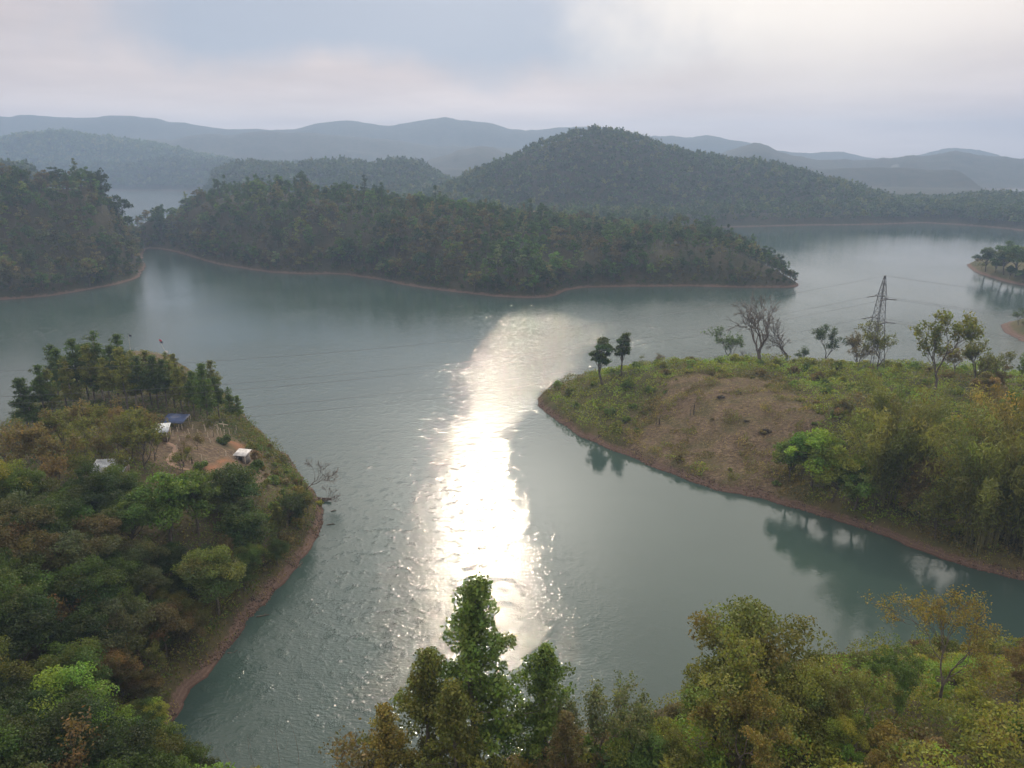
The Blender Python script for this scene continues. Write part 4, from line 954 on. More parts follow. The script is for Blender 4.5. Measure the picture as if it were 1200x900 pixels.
n1 = far_wood(60000, -60, 620, 680, 1080, lambda x, y: (in_mid(x, y) > 5) & ((y > 760) | (x > 60)) & inframe(mid, x, y, 130, 9), 6.4, 51, TINY, .7, 1.15, dk, 'dark wood covering the big rounded hill behind the lake')
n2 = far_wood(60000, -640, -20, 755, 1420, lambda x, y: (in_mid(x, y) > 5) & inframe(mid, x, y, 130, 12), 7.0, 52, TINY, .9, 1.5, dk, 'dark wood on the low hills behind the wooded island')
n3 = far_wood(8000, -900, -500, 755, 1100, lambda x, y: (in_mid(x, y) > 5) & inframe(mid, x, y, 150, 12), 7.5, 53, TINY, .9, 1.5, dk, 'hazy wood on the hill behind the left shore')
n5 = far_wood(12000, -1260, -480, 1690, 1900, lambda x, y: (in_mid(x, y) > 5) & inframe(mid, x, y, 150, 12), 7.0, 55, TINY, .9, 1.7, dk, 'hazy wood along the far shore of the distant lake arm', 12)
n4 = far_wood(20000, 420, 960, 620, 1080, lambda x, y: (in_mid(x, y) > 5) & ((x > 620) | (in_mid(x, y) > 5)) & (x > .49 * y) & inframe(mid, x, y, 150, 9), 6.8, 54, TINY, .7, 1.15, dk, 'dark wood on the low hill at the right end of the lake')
# wood on the first hazy ridge at the left
us, rows, ts = R1
rr = np.random.default_rng(9); Pm = []
for t in range(2, 27):
    row = rows[t]
    for q in np.arange(0, len(us) - 1, .5):
        i = int(q); f_ = q - i; p = row[i] * (1 - f_) + row[i + 1] * f_
        Pm.append(p + np.array([rr.normal() * 5, rr.normal() * 6, -2]))
Pm = np.array(Pm)
merge_forest('forest', TINY, Pm, rr.uniform(1.1, 2.0, len(Pm)), [np.array(PAL[dk[rr.integers(6)]]) for _ in Pm], 'hazy blue wood on the first ridge beyond the far arm of the lake')

# =================================================================== BUILT THINGS
TIN = plain('tin_sheet', (.34, .38, .42), (.18, .20, .23), 1.2, .45, .2, .5)
WHITE = plain('white_sheet', (.50, .50, .50), (.30, .30, .31), 1.5, .6)
TARP = plain('blue_tarp', (.030, .055, .14), (.02, .035, .085), 1.5, .5)
PLANK = plain('old_planks', (.17, .135, .105), (.09, .07, .055), 3, .9)
GREYW = plain('grey_boards', (.22, .20, .19), (.13, .12, .11), 2.5, .9)
POST = plain('pale_wood', (.52, .46, .38), (.36, .30, .24), 4, .85)
STEEL = plain('galvanised_steel', (.17, .175, .185), (.10, .10, .11), 1, .55, .6)
WIREM = plain('wire', (.12, .12, .13), (.09, .09, .1), 1, .5, .5)
INSUL = plain('insulator', (.05, .045, .05), (.03, .03, .035), 3, .3, 0, .6)

def corrugated(m, w, d, pitch_z, rot=0, ridges=14, th=.05, org=(0, 0, 0), mat=0):
    """a sheet that falls from back to front, with shallow corrugation"""
    n = ridges * 4 + 1; xs = np.linspace(-w / 2, w / 2, n); zc = .035 * np.sin(np.arange(n) * math.pi / 2)
    top, bot = [], []
    for yy, zz in ((-d / 2, 0), (d / 2, pitch_z)):
        top.append(np.stack([xs, 0 * xs + yy, zc + zz + th], 1)); bot.append(np.stack([xs, 0 * xs + yy, zc + zz], 1))
    V = np.concatenate([top[0], top[1], bot[0], bot[1]]); i = np.arange(n - 1)
    F = np.concatenate([np.stack([i, i + 1, n + i + 1, n + i], 1), np.stack([2 * n + i, 3 * n + i, 3 * n + i + 1, 2 * n + i + 1], 1),
        np.stack([i, 2 * n + i, 2 * n + i + 1, i + 1], 1), np.stack([n + i, n + i + 1, 3 * n + i + 1, 3 * n + i], 1), [(0, n, 3 * n, 2 * n), (n - 1, 3 * n - 1, 4 * n - 1, 2 * n - 1)]])
    c, s = math.cos(rot), math.sin(rot); V = np.stack([V[:, 0] * c - V[:, 1] * s, V[:, 0] * s + V[:, 1] * c, V[:, 2]], 1) + np.asarray(org)
    m.add(V, F, mat)
def hut(name, label, xy, rz, w, d, hf, hb, roofm, wallm, walls=True, cat='hut', roof2=False, over=.35):
    x, y = xy; z = gz(near, x, y); o = empty(name, (x, y, z), rz); tag(o, label, cat)
    m = MB(); corrugated(m, w + 2 * over, d + 2 * over, (hb - hf) * (d + 2 * over) / d, org=(0, 0, hf - (hb - hf) * over / d + .02)); link('roof', m.mesh('roof', [roofm]), o)
    for sx in (-1, 1):
        for sy, hh in ((-1, hf), (1, hb)):
            p = MB(); p.box((-.06, -.06, -.6), (.06, .06, hh - .02)); q = link('post', p.mesh('post', [POST]), o); q.location = (sx * (w / 2 - .06), sy * (d / 2 - .06), 0)
    if walls:
        p = MB(); p.box((-w / 2 + .13, d / 2 - .10, -.5), (w / 2 - .13, d / 2 - .04, hb - .12)); link('back_wall', p.mesh('back_wall', [wallm]), o)
        for sx in (-1, 1):
            p = MB(); x0 = sx * (w / 2 - .07); th = .03
            V = [(x0 - th, -d / 2 + .13, -.5), (x0 + th, -d / 2 + .13, -.5), (x0 + th, d / 2 - .13, -.5), (x0 - th, d / 2 - .13, -.5), (x0 - th, -d / 2 + .13, hf - .1), (x0 + th, -d / 2 + .13, hf - .1), (x0 + th, d / 2 - .13, hb - .12), (x0 - th, d / 2 - .13, hb - .12)]
            p.add(V, [(0, 3, 2, 1), (4, 5, 6, 7), (0, 1, 5, 4), (1, 2, 6, 5), (2, 3, 7, 6), (3, 0, 4, 7)]); link('side_wall', p.mesh('side_wall', [wallm]), o)
        dw = .85; p = MB(); p.box((-w / 2 + .13, -d / 2 + .04, -.5), (-dw / 2, -d / 2 + .10, hf - .1)); p.box((dw / 2, -d / 2 + .04, -.5), (w / 2 - .13, -d / 2 + .10, hf - .1)); link('front_wall', p.mesh('front_wall', [wallm]), o)
    return o
hut('hut', 'open hut with a pale tin roof at the head of the dirt path', HP['white'], .25, 3.8, 3.0, 1.9, 2.6, TIN, PLANK)
hut('shelter', 'low shelter under a dark blue tarpaulin at the edge of the pines', HP['tarp'], -.1, 4.6, 3.2, 1.6, 2.3, TARP, PLANK, walls=False, cat='shelter')
hut('hut', 'small grey hut under a white sheet beside the orange soil', HP['sheet'], -.2, 2.3, 2.0, 1.7, 2.1, WHITE, GREYW)
hut('hut', 'hut with a bluish tin roof half hidden among brown trees', HP['tin'], .15, 5.2, 3.6, 1.9, 2.7, TIN, PLANK)
hut('shed', 'grey shed with a white roof cut by the left edge of the photo', HP['shed'], -.5, 4.6, 3.6, 2.2, 3.0, WHITE, GREYW, cat='shed')
# white posts on the dirt yard
pm = MB(); pm.tube([(0, 0, -.3), (.02, 0, .5), (0, .01, 1.25)], [.10, .095, .085], 8); pm.add([(-.06, -.06, 1.25), (.06, -.06, 1.25), (.06, .06, 1.25), (-.06, .06, 1.25)], [(0, 1, 2, 3)])
post_me = pm.mesh('post', [POST], True); burn_me = pm.mesh('burnt_post', [CHAR], True)
zoomp = [(445, 75), (340, 170), (400, 215), (435, 185), (355, 245), (510, 200), (530, 235), (540, 270), (612, 260), (475, 240), (625, 210), (675, 200), (730, 200), (770, 190), (610, 150), (680, 155), (720, 130), (825, 160), (815, 185), (600, 95), (570, 165),
         (335, 320), (540, 405), (570, 435), (740, 370), (230, 155), (280, 180), (350, 150), (960, 355), (650, 120), (560, 120), (700, 190), (460, 150), (420, 240), (590, 215), (300, 200)]
for i, (a, b) in enumerate(zoomp):
    p = hit(near, 160 + a / 1200 * 170, 480 + b / 847 * 120 + 2)
    o = link('wooden_post', post_me); o.location = p; o.rotation_euler = (rng.normal() * .08, rng.normal() * .08, rng.uniform(0, 6.28)); s = rng.uniform(.8, 1.25); o.scale = (1, 1, s)
    lab = 'pale wooden post planted in the bare dirt yard below the pines'
    if (a, b) == (335, 320): lab = 'pale wooden post beside the upper bend of the dirt path'
    if (a, b) == (960, 355): lab = 'pale wooden post right of the white sheeted hut'
    if (a, b) == (570, 435): lab = 'pale wooden post lowest on the yard, next to the orange scrape'
    tag(o, lab, 'post', 'pale posts on the dirt yard')
for i, (a, b) in enumerate([(375, 420), (460, 440), (390, 465)]):
    p = hit(near, 160 + a / 1200 * 170, 480 + b / 847 * 120 + 1); o = link('burnt_post', burn_me); o.location = p; o.scale = (1.3, 1.3, 1.3 - .2 * i)
    tag(o, ('tallest charred post right of the dirt path', 'charred post nearest the low green shrub', 'short charred post at the lower end of the dirt path')[i], 'post', 'charred posts by the dirt path')
# fallen pale log under the pines
p = hit(near, 260, 498); m = MB(); m.tube(curve(np.random.default_rng(2), (-1.6, .4, .18), (1.6, -.4, .15), 6, .04), np.linspace(.2, .12, 6), 8); o = link('log', m.mesh('log', [POST], True)); o.location = p; tag(o, 'pale fallen log lying under the last pines by the shore', 'log')
# dirt path
pp = [hit(near, *q) for q in [(196, 519), (201, 521), (205, 524), (205.5, 528), (202, 533), (198, 538), (198, 542), (203, 546), (211, 549), (222, 551)]]
pp = np.array(pp); t = np.linspace(0, len(pp) - 1, 60); cx = np.interp(t, np.arange(len(pp)), pp[:, 0]); cy = np.interp(t, np.arange(len(pp)), pp[:, 1])
tx, ty = np.gradient(cx), np.gradient(cy); ln = np.hypot(tx, ty) + 1e-9; m = MB(); VV = []
for s_ in (-.45, -.15, .15, .45):
    xx = cx - ty / ln * s_ * (1 + .3 * np.sin(t * 5)); yy = cy + tx / ln * s_; VV.append(np.stack([xx, yy, near.at(xx, yy) + .05], 1))
V = np.concatenate(VV); i = np.arange(59); F = np.concatenate([np.stack([k * 60 + i, k * 60 + i + 1, (k + 1) * 60 + i + 1, (k + 1) * 60 + i], 1) for k in range(3)])
m.add(V, F); tag(link('path', m.mesh('path', [plain('path_dirt', (.24, .165, .12), (.18, .12, .085), 1.5, .95)], True)), kind='structure')

# boat ------------------------------------------------------------------
def boat():
    p = hit(near, 376, 587); o = empty('boat', (p[0], p[1], .12), R(-6)); tag(o, 'dark slender wooden boat lying at the red point under the leaning bare tree', 'boat')
    n = 15; k = 9; xs = np.linspace(-2.3, 2.3, n); out, inn = [], []
    for x in xs:
        f = 1 - abs(x / 2.35) ** 2.2; wd = .50 * max(f, .02) ** .8; sh = .42 + .28 * abs(x / 2.3) ** 3; kl = .14 * abs(x / 2.3) ** 3
        a = np.linspace(-1, 1, k); yy = wd * np.sign(a) * np.abs(a) ** .7; zz = kl + (sh - kl) * np.abs(a) ** 2.4
        out.append(np.stack([0 * a + x, yy, zz], 1)); inn.append(np.stack([0 * a + x * .96, yy * .86, zz + .05 * (1 - np.abs(a))], 1))
    V = np.concatenate(out + inn); m = MB(); N = n * k; F = []
    for i in range(n - 1):
        for j in range(k - 1):
            a = i * k + j; F.append((a, a + 1, a + k + 1, a + k)); F.append((N + a, N + a + k, N + a + k + 1, N + a + 1))
        for j in (0, k - 1): a = i * k + j; F.append((a, a + k, N + a + k, N + a) if j == 0 else (a, N + a, N + a + k, a + k))
    for j in range(k - 1):
        F.append((j, N + j, N + j + 1, j + 1)); a = (n - 1) * k + j; F.append((a, a + 1, N + a + 1, N + a))
    m.add(V, F); link('hull', m.mesh('hull', [plain('boat_wood', (.075, .055, .04), (.04, .03, .024), 3, .7)], True), o)
    for x in (-1.1, .1, 1.2):
        q = MB(); q.box((x - .12, -.36, .33), (x + .12, .36, .37)); link('seat', q.mesh('seat', [PLANK]), o)
boat()
# driftwood
def wood(u, v, l, rz, lab):
    x, y = W(u, v, 0); r_ = np.random.default_rng(int(u * 7)); m = MB()
    m.tube(curve(r_, (-l / 2, 0, .02), (l / 2, .1, .06), 6, .1), np.linspace(.14, .05, 6), 7); m.tube(curve(r_, (0, 0, .05), (l * .3, .35, .3), 4, .1), np.linspace(.06, .02, 4), 5)
    o = link('driftwood', m.mesh('driftwood', [BARK], True)); o.location = (x, y, 0); o.rotation_euler = (0, 0, rz); tag(o, lab, 'driftwood')
wood(388, 615, 1.6, .1, 'dark driftwood floating just off the red point below the boat')
wood(391, 599, 1.1, .3, 'small driftwood branch afloat beyond the boat bow')
wood(308, 722, 2.0, .2, 'branch lying in the water halfway along the red bank')
wood(274, 765, 1.8, .1, 'branch stuck in the shallows by the lower red bank')
wood(352, 662, 1.3, .9, 'pale branch at the waterline above the curve of the red bank')
# flags ------------------------------------------------------------------
FLAGM = {k: plain('flag_' + k, c, None, 2, .8) for k, c in dict(red=(.45, .03, .05), dark=(.03, .03, .06), white=(.8, .8, .82), maroon=(.16, .03, .04)).items()}
def flagpole(u, v, foot, lean, h, flags, lab):
    p = WD(u, v, 254); z = max(gz(near, p[0], p[1]), .5); o = empty('flagpole', (p[0], p[1], z)); tag(o, lab, 'flagpole')
    m = MB(); top = np.array([lean, 0, h]); m.tube([(0, 0, -.4), top * .5, top], [.05, .04, .025], 6); link('pole', m.mesh('pole', [POST], True), o)
    for f_, k, w in flags:
        q = top * f_; m = MB(); n = 6; xs = np.linspace(0, w, n)
        V = np.concatenate([np.stack([q[0] + .04 + xs, q[1] + .10 * np.sin(xs * 5), q[2] - xs * .12 - hh * (w * .65)], 1) for hh in (0, 1)]); i = np.arange(n - 1)
        V2 = V + np.array([0, .012, 0]); m.add(np.concatenate([V, V2]), np.concatenate([np.stack([i, i + 1, n + i + 1, n + i], 1), np.stack([2 * n + i, 3 * n + i, 3 * n + i + 1, 2 * n + i + 1], 1)])); link('flag', m.mesh('flag', [FLAGM[k]], True), o)
flagpole(153, 413, 0, .3, 6.6, [(1.0, 'dark', 1.0)], 'thin pole with one dark flag at the tip of the headland')
flagpole(198, 416, 0, -2.9, 7.2, [(1.0, 'red', 1.0), (.9, 'dark', 1.0), (.42, 'white', 1.0), (.22, 'maroon', 1.2)], 'leaning pole strung with red, dark and white flags at the headland tip')

# pylon ------------------------------------------------------------------
def pylon():
    foot = hit(rp, 1020, 436); top = WD(1027, 323, foot[1]); H = top[2] - foot[2]
    rz = R(12); o = empty('power_pylon', foot, rz); tag(o, 'grey steel lattice pylon carrying wires across the lake', 'pylon')
    hw = lambda h: np.interp(h / H, [0, .55, .85, 1], [2.5, 1.15, .62, .10])
    levels = np.array([0, .13, .25, .36, .46, .55, .63, .70, .765, .825, .88, .94, 1.0]) * H
    cor = [(-1, -1), (1, -1), (1, 1), (-1, 1)]
    P3 = lambda c, h: np.array([c[0] * hw(h), c[1] * hw(h), h - (.5 if h == 0 else 0)])
    for c in cor:
        m = MB(); m.tube([P3(c, h) for h in levels], [.11] * len(levels), 4); link('leg', m.mesh('leg', [STEEL]), o)
    m = MB()
    for i in range(len(levels) - 1):
        for j in range(4):
            a, b = cor[j], cor[(j + 1) % 4]; h0, h1 = levels[i], levels[i + 1]
            m.bar(P3(a, h0), P3(b, h1), .045); m.bar(P3(b, h0), P3(a, h1), .045); m.bar(P3(a, h1), P3(b, h1), .045)
    link('bracing', m.mesh('bracing', [STEEL]), o)
    ends = []
    for f_, ln in ((.78, 1.9), (.55, 2.3)):
        h = f_ * H; m = MB(); w = hw(h)
        for sx in (-1, 1):
            for sy in (-1, 1): m.bar((sx * w, sy * w, h), (0, sy * (w + ln), h + .05), .06); m.bar((sx * w, sy * w, h + 1.2), (0, sy * (w + ln), h + .05), .05)
        link('cross_arm', m.mesh('cross_arm', [STEEL]), o)
        for sx in (-1, 1):
            for sy in (-1, 1):
                a = np.array([0, sy * (w + ln), h]); b = a + np.array([sx * 2.6, 0, -.28]); m = MB(); n = 15
                rad = np.where(np.arange(2 * n + 1) % 2 == 0, .06, .16); m.tube(a + (b - a) * np.linspace(0, 1, 2 * n + 1)[:, None], rad, 7); link('insulator', m.mesh('insulator', [INSUL]), o); ends.append((sx, b))
    ends += [(-1, np.array([0, 0, H])), (1, np.array([0, 0, H]))]
    ca, sa = math.cos(rz), math.sin(rz); k = 0
    names = ['upper wire on the far side', 'upper wire on the near side', 'lower wire on the far side', 'lower wire on the near side', 'topmost earth wire']
    cnt = {-1: 0, 1: 0}
    order = {-1: [1, 0, 3, 2, 4], 1: [1, 0, 3, 2, 4]}
    for sx, e in ends:
        w = np.array([e[0] * ca - e[1] * sa, e[0] * sa + e[1] * ca, e[2]]) + np.array(foot)
        far = np.array([w[0] + sx * 330 * math.cos(R(14)) , w[1] + sx * 330 * math.sin(R(14)) * (1 if sx < 0 else -.3), w[2] - (3 if sx < 0 else 2)])
        t = np.linspace(0, 1, 41); p = w + (far - w) * t[:, None]; p[:, 2] -= 11 * 4 * t * (1 - t)
        m = MB(); m.tube(p, [.028] * 41, 4); oo = link('power_line', m.mesh('power_line', [WIREM], True))
        tag(oo, 'thin dark %s running %s from the pylon over the water' % (names[order[sx][cnt[sx]]], 'left' if sx < 0 else 'right'), 'wire', 'power lines'); cnt[sx] += 1
    return foot
pyl = pylon()

# smoke of a field fire on the far ridge
sx_, sy_, sz_ = WD(1046, 199, 1950); m = MB(); k_ = 14; n_ = 12
for a_ in range(1):
    t_ = np.linspace(0, 1, n_); rad_ = (3 + 13 * t_) * np.sin(np.pi * np.clip(t_ * .96 + .03, 0, 1)) ** .5; th_ = np.arange(k_) * 2 * np.pi / k_
    V = np.stack([(rad_[:, None] * np.cos(th_) * (1 + .25 * np.sin(3 * th_ + 5 * t_[:, None])) + 9 * t_[:, None] ** 2), rad_[:, None] * np.sin(th_) + 0 * t_[:, None], (t_[:, None] * 30 + 0 * th_)], -1).reshape(-1, 3)
    i_ = np.arange(n_ - 1)[:, None] * k_; j_ = np.arange(k_)[None]; F = np.stack([i_ + j_, i_ + (j_ + 1) % k_, i_ + k_ + (j_ + 1) % k_, i_ + k_ + j_], -1).reshape(-1, 4)
    cap = [(0, k_ - 1 - q, k_ - 2 - q, 1) for q in range(0)]; m.add(V, F)
sm_, nt_, out_ = newmat('smoke'); v_ = nd(nt_, 'ShaderNodeVolumePrincipled'); v_.inputs['Color'].default_value = (.9, .9, .9, 1); v_.inputs['Density'].default_value = .007; L(nt_, v_.outputs[0], out_.inputs['Volume'])
bm = bmesh.new(); me_ = m.mesh('smoke', [sm_]); bm.from_mesh(me_); bmesh.ops.holes_fill(bm, edges=bm.edges, sides=0); bm.to_mesh(me_); bm.free()
o = link('smoke', me_); o.location = (sx_, sy_, sz_ - 15); tag(o, 'small white puff of smoke on the far blue ridge', kind='stuff')
# houses far away --------------------------------------------------------
def house(u, v, D, w, d, h, rz, roofc, lab, f=mid, z=None):
    x, y, zz = WD(u, v, D); z = gz(f, x, y) if z is None else z; o = empty('house', (x, y, z), rz); tag(o, lab, 'house')
    m = MB(); m.box((-w / 2, -d / 2, -1.5), (w / 2, d / 2, h)); link('wall', m.mesh('wall', [plain('plaster', (.62, .52, .48), (.5, .42, .4), 1, .9)]), o)
    m = MB(); e = .5; V = [(-w / 2 - e, -d / 2 - e, h + .02), (w / 2 + e, -d / 2 - e, h + .02), (w / 2 + e, 0, h + d * .32), (-w / 2 - e, 0, h + d * .32), (w / 2 + e, d / 2 + e, h + .02), (-w / 2 - e, d / 2 + e, h + .02)]
    m.add(V, [(0, 1, 2, 3), (3, 2, 4, 5)]); V2 = [(a, b, c - .12) for a, b, c in V]; m.add(V2, [(3, 2, 1, 0), (5, 4, 2, 3)]); link('roof', m.mesh('roof', [plain('roof', roofc, None, 1, .8)]), o)
    for q in (-.3, .3):
        m = MB(); m.box((q * w - .6, -d / 2 - .03, h * .35), (q * w + .6, -d / 2 - .005, h * .75)); link('window', m.mesh('window', [plain('dark_glass', (.04, .05, .06), None, 1, .2)]), o)
house(632, 231, 770, 15, 7, 5.5, .1, (.42, .24, .20), 'pinkish long house showing above the trees at the foot of the big hill')

# =================================================================== LABELS
LAND = [  # landmark phrase, photo position, land mass
    ('the blue tarpaulin shelter', 207, 492, 'n'), ('the tin roofed hut at the path', 187, 508, 'n'), ('the bluish tin roof', 131, 552, 'n'), ('the white roofed shed', 0, 568, 'n'), ('the white sheeted hut', 285, 531, 'n'), ('the dark dome tree', 275, 565, 'n'),
    ('the beached boat', 376, 587, 'n'), ('the grassy headland tip', 177, 418, 'n'), ('the yellow green upright tree', 255, 660, 'n'), ('the red bank of the cove', 230, 800, 'n'), ('the curve of the red bank', 365, 640, 'n'),
    ('the dark middle of the wood', 130, 690, 'n'), ('the bottom left corner', 40, 880, 'n'), ('the mid green wide tree', 200, 600, 'n'), ('the orange brown tree', 150, 770, 'n'), ('the left photo edge', 0, 690, 'n'), ('the pale wall of pines', 110, 440, 'n'),
    ('the pylon', 1022, 400, 'r'), ('the tall bare tree', 890, 395, 'r'), ('the cleared slope', 850, 500, 'r'), ('the two narrow trees', 716, 430, 'r'), ('the lone bamboo clump', 1040, 520, 'r'), ('the plume tipped bamboo', 1150, 560, 'r'), ('the tall forked tree', 1092, 420, 'r'), ('the bright green leafy tree', 950, 545, 'r'), ('the red tip of the spur', 640, 468, 'r'), ('the dark full crowned tree', 967, 400, 'r'), ('the green airy tree', 1140, 430, 'r'), ('the skyline of the spur', 800, 420, 'r'),
    ('the red tip of the island', 930, 334, 'm'), ('the red spit in mid shore', 650, 346, 'm'), ('the narrow inlet', 175, 292, 'm'), ('the widest bay of the island', 480, 333, 'm'), ('the shore beyond the red spit', 760, 334, 'm'), ('the inner shore of the inlet', 250, 308, 'm'), ('the straight island shore', 370, 320, 'm'), ('the wooded point of the left shore', 160, 325, 'm'), ('the left photo edge', 0, 340, 'm'), ('the red beach of the left shore', 60, 345, 'm'), ('the far lake', 190, 235, 'm'), ('the left wood crest', 70, 215, 'm'), ('the tall crown by the far lake', 132, 215, 'm'), ('the bulge of the island shore', 580, 346, 'm'),
    ('the island tip', 1138, 312, 'i'), ('the island middle', 1180, 325, 'i'),
]
FORMW = {'airy': 'airy', 'leafy': 'leafy', 'twiggy': 'twiggy', 'slender': 'slender', 'bare': 'bare', 'tall': 'tall', 'forest': 'rounded', 'bushy': 'bushy', 'low': 'low', '': ''}
ORD = ['first', 'second', 'third', 'fourth', 'fifth', 'sixth', 'seventh', 'eighth']
buckets = {}
for q in REC:
    if q['label']: q['o']['label'] = q['label']; continue
    u, v = proj(q['x'], q['y'], q['z'] + q['h'] * .6); q['u'] = u
    z = q['zone']; mass = 'r' if 'spur' in z else 'i' if 'small wooded' in z else 'm' if 'across' in z else 'n'
    best = min((l for l in LAND if l[3] == mass), key=lambda l: (l[1] - u) ** 2 + 1.6 * (l[2] - v) ** 2)
    dx, dy = u - best[1], v - best[2]
    near_d = math.hypot(dx, dy) < 22
    rel = ('close beside' if near_d else ('right of' if dx > 0 else 'left of') if abs(dx) > abs(dy) else ('below' if dy > 0 else 'beyond'))
    noun = q['o'].name.split('.')[0].replace('_', ' ').replace('forest tree', 'tree').replace('thin tree', 'tree')
    form = FORMW.get(q['form'], q['form'])
    if form in noun: form = ''
    size = 'tall' if q['h'] > (11 if mass == 'm' else 9.5) else 'small' if q['h'] < (9.5 if mass == 'm' else 5.5) else ''
    if noun in ('shrub', 'bush'): size = 'large' if q['h'] > 2.3 else 'small' if q['h'] < 1.5 else ''
    if form == size: form = ''
    key = ' '.join(w for w in (size, q['word'], form, noun, rel, best[0]) if w)
    buckets.setdefault(key, []).append(q)
for key, l in buckets.items():
    zone = l[0]['zone']
    if len(l) == 1: l[0]['o']['label'] = key; l[0]['o']['group'] = 'trees ' + zone if l[0]['cat'] != 'shrub' else 'shrubs ' + zone; continue
    l.sort(key=lambda q: q['u'])
    for i, q in enumerate(l):
        q['o']['group'] = ('trees ' if q['cat'] != 'shrub' else 'shrubs ') + zone
        q['o']['label'] = (('leftmost ' if i == 0 else 'rightmost ' if i == len(l) - 1 else (ORD[i] + ' from left ') if i < 8 else '') + key) if len(l) <= 9 else key

# =================================================================== AIR, SKY, SUN
def haze():
    m, nt, out = newmat('haze_air'); v = nd(nt, 'ShaderNodeVolumePrincipled')
    v.inputs['Color'].default_value = (.385, .53, .76, 1); v.inputs['Density'].default_value = .00033; v.inputs['Anisotropy'].default_value = .35
    L(nt, v.outputs[0], out.inputs['Volume'])
    b = MB(); b.box((-5200, -1500, -4), (5200, 4400, 262)); tag(link('haze', b.mesh('haze', [m])), kind='stuff')
haze()
SUN_EL, SUN_AZ = 30.0, -2.5      # degrees; azimuth from +Y towards +X
sd = (math.cos(R(SUN_EL)) * math.sin(R(SUN_AZ)), math.cos(R(SUN_EL)) * math.cos(R(SUN_AZ)), math.sin(R(SUN_EL)))
sl = bpy.data.lights.new('sun', 'SUN'); sl.energy = 1.4; sl.angle = R(1.0); sl.color = (1, .83, .62)
so_ = bpy.data.objects.new('sun', sl); COL.objects.link(so_); so_.rotation_euler = Vector(sd).to_track_quat('Z', 'Y').to_euler(); so_.location = (0, 0, 500)
w = bpy.data.worlds.new('World'); scene.world = w; w.use_nodes = True; nt = w.node_tree; nt.nodes.clear()
out = nt.nodes.new('ShaderNodeOutputWorld')
sky = nd(nt, 'ShaderNodeTexSky', sky_type='NISHITA'); sky.sun_disc = False; sky.sun_elevation = R(SUN_EL); sky.sun_rotation = R(SUN_AZ); sky.dust_density = 1.5; sky.altitude = 300
bg1 = nd(nt, 'ShaderNodeBackground'); bg1.inputs['Strength'].default_value = .10; L(nt, sky.outputs[0], bg1.inputs['Color'])
tc = nd(nt, 'ShaderNodeTexCoord'); G = tc.outputs['Generated']
sx = nd(nt, 'ShaderNodeSeparateXYZ'); L(nt, G, sx.inputs[0])
den = math_n(nt, 'ADD', math_n(nt, 'MAXIMUM', sx.outputs[2], 0.0), .10)
cb = nd(nt, 'ShaderNodeCombineXYZ'); L(nt, math_n(nt, 'DIVIDE', sx.outputs[0], den), cb.inputs[0]); L(nt, math_n(nt, 'DIVIDE', sx.outputs[1], den), cb.inputs[1])
cn = noise(nt, cb.outputs[0], .62, 4, .5)
dt = nd(nt, 'ShaderNodeVectorMath', operation='DOT_PRODUCT'); L(nt, G, dt.inputs[0]); dt.inputs[1].default_value = sd
dd = math_n(nt, 'MAXIMUM', dt.outputs['Value'], 0.0)
aur = math_n(nt, 'ADD', math_n(nt, 'MULTIPLY', math_n(nt, 'POWER', dd, 60.0), 1.6), math_n(nt, 'MULTIPLY', math_n(nt, 'POWER', dd, 120.0), 5.0))
# broad bright cloud deck higher up on the sun side
hi = math_n(nt, 'MULTIPLY', ramp(nt, sx.outputs[2], .21, .50), math_n(nt, 'MULTIPLY_ADD', ramp(nt, sx.outputs[1], -.3, .7), .45, .55))
aur = math_n(nt, 'ADD', aur, math_n(nt, 'MULTIPLY', hi, 1.3))
# a thin bright veil to the right and a blue gap low on the left, with ragged edges
wn = noise(nt, G, 5.0, 4, .55)
wz = math_n(nt, 'ADD', sx.outputs[2], math_n(nt, 'MULTIPLY', math_n(nt, 'SUBTRACT', wn, .5), .10))
wx = math_n(nt, 'ADD', sx.outputs[0], math_n(nt, 'MULTIPLY', math_n(nt, 'SUBTRACT', wn, .5), .35))
gap = math_n(nt, 'MULTIPLY', ramp(nt, wz, .085, .135), math_n(nt, 'MULTIPLY', ramp(nt, wx, -.62, -.36), ramp(nt, wx, .40, .04)))
gap = math_n(nt, 'MULTIPLY', gap, ramp(nt, wz, .42, .24))
veil = math_n(nt, 'MULTIPLY', math_n(nt, 'MULTIPLY', ramp(nt, wz, .03, .18), ramp(nt, wx, .04, .28)), ramp(nt, wx, .95, .35))
hz_ = math_n(nt, 'MULTIPLY_ADD', ramp(nt, sx.outputs[2], .11, .04), .30, 1.0)
base = mixc(nt, ramp(nt, cn, .30, .70), (.62, .50, .475), (.74, .61, .565))
mpw = nd(nt, 'ShaderNodeMapping'); mpw.inputs['Scale'].default_value = (2.2, 2.2, 15.0); L(nt, G, mpw.inputs[0])
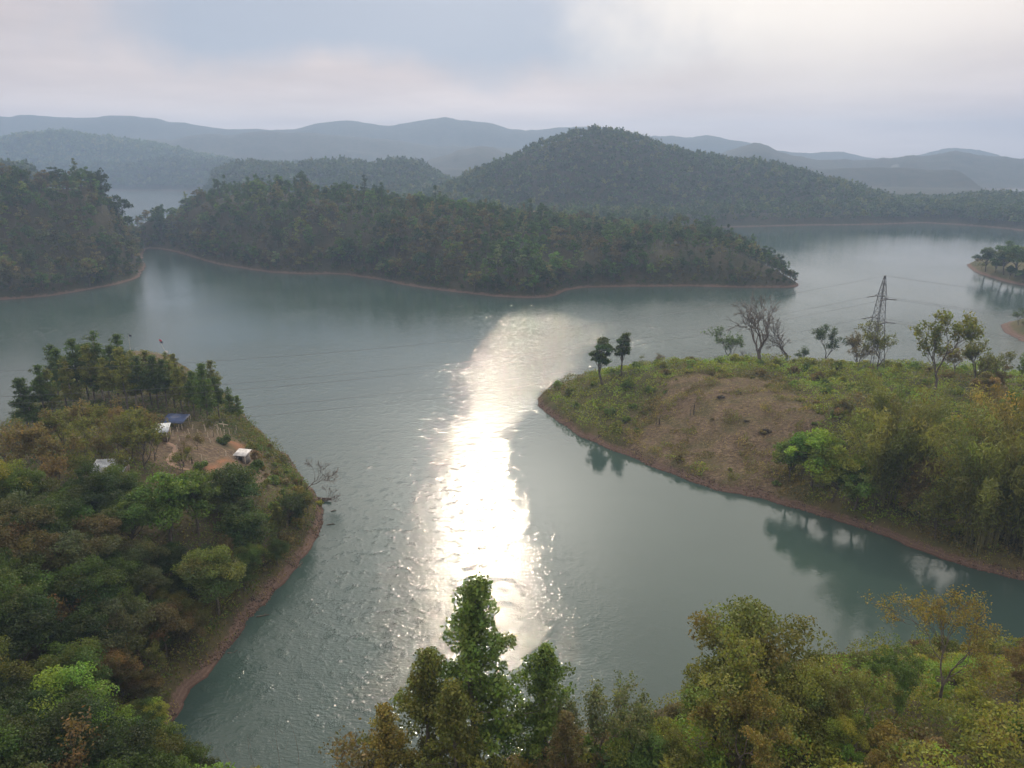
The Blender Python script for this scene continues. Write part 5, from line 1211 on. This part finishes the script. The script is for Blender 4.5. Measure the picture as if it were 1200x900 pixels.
hz_ = math_n(nt, 'MULTIPLY', hz_, math_n(nt, 'MULTIPLY_ADD', math_n(nt, 'SUBTRACT', noise(nt, mpw.outputs[0], 1.4, 5, .55), .5), .55, 1.0))
bs_ = nd(nt, 'ShaderNodeVectorMath', operation='SCALE'); L(nt, base, bs_.inputs[0]); L(nt, hz_, bs_.inputs[3]); base = bs_.outputs[0]
cloud = mixc(nt, math_n(nt, 'MULTIPLY', gap, .88), base, (.35, .41, .51))
cloud = mixc(nt, math_n(nt, 'MULTIPLY', veil, .85), cloud, (1.14, 1.03, .89))
lit = nd(nt, 'ShaderNodeMix', data_type='RGBA', blend_type='ADD'); lit.inputs[0].default_value = 1.0; L(nt, cloud, lit.inputs[6])
av = nd(nt, 'ShaderNodeVectorMath', operation='SCALE'); av.inputs[0].default_value = (1.0, .95, .86); L(nt, aur, av.inputs[3]); L(nt, av.outputs[0], lit.inputs[7])
bg2 = nd(nt, 'ShaderNodeBackground'); bg2.inputs['Strength'].default_value = 1.0; L(nt, lit.outputs[2], bg2.inputs['Color'])
mx = nd(nt, 'ShaderNodeMixShader'); mx.inputs[0].default_value = .94; L(nt, bg1.outputs[0], mx.inputs[1]); L(nt, bg2.outputs[0], mx.inputs[2]); L(nt, mx.outputs[0], out.inputs[0])

cd = bpy.data.cameras.new('camera'); cam = bpy.data.objects.new('camera', cd); COL.objects.link(cam)
cam.location = (0, 0, CAMH); cam.rotation_euler = (R(90) - PITCH, 0, 0); cd.sensor_width = 36; cd.lens = 36 * FPX / 1200; cd.clip_start = .5; cd.clip_end = 30000
scene.camera = cam
vs = scene.view_settings; vs.view_transform = 'Standard'; vs.look = 'None'; vs.exposure = 0.19; vs.gamma = 1.0; vs.use_curve_mapping = False
scene.render.engine = 'CYCLES'
cy = scene.cycles; cy.use_denoising = True; cy.max_bounces = 6; cy.diffuse_bounces = 2; cy.glossy_bounces = 3; cy.transmission_bounces = 2; cy.volume_bounces = 1; cy.caustics_reflective = False; cy.caustics_refractive = False
cy.sample_clamp_indirect = 4.0
print('PLANTED', len(REC), 'wood', len(P), n1, n2, n3, n4, len(Pm))
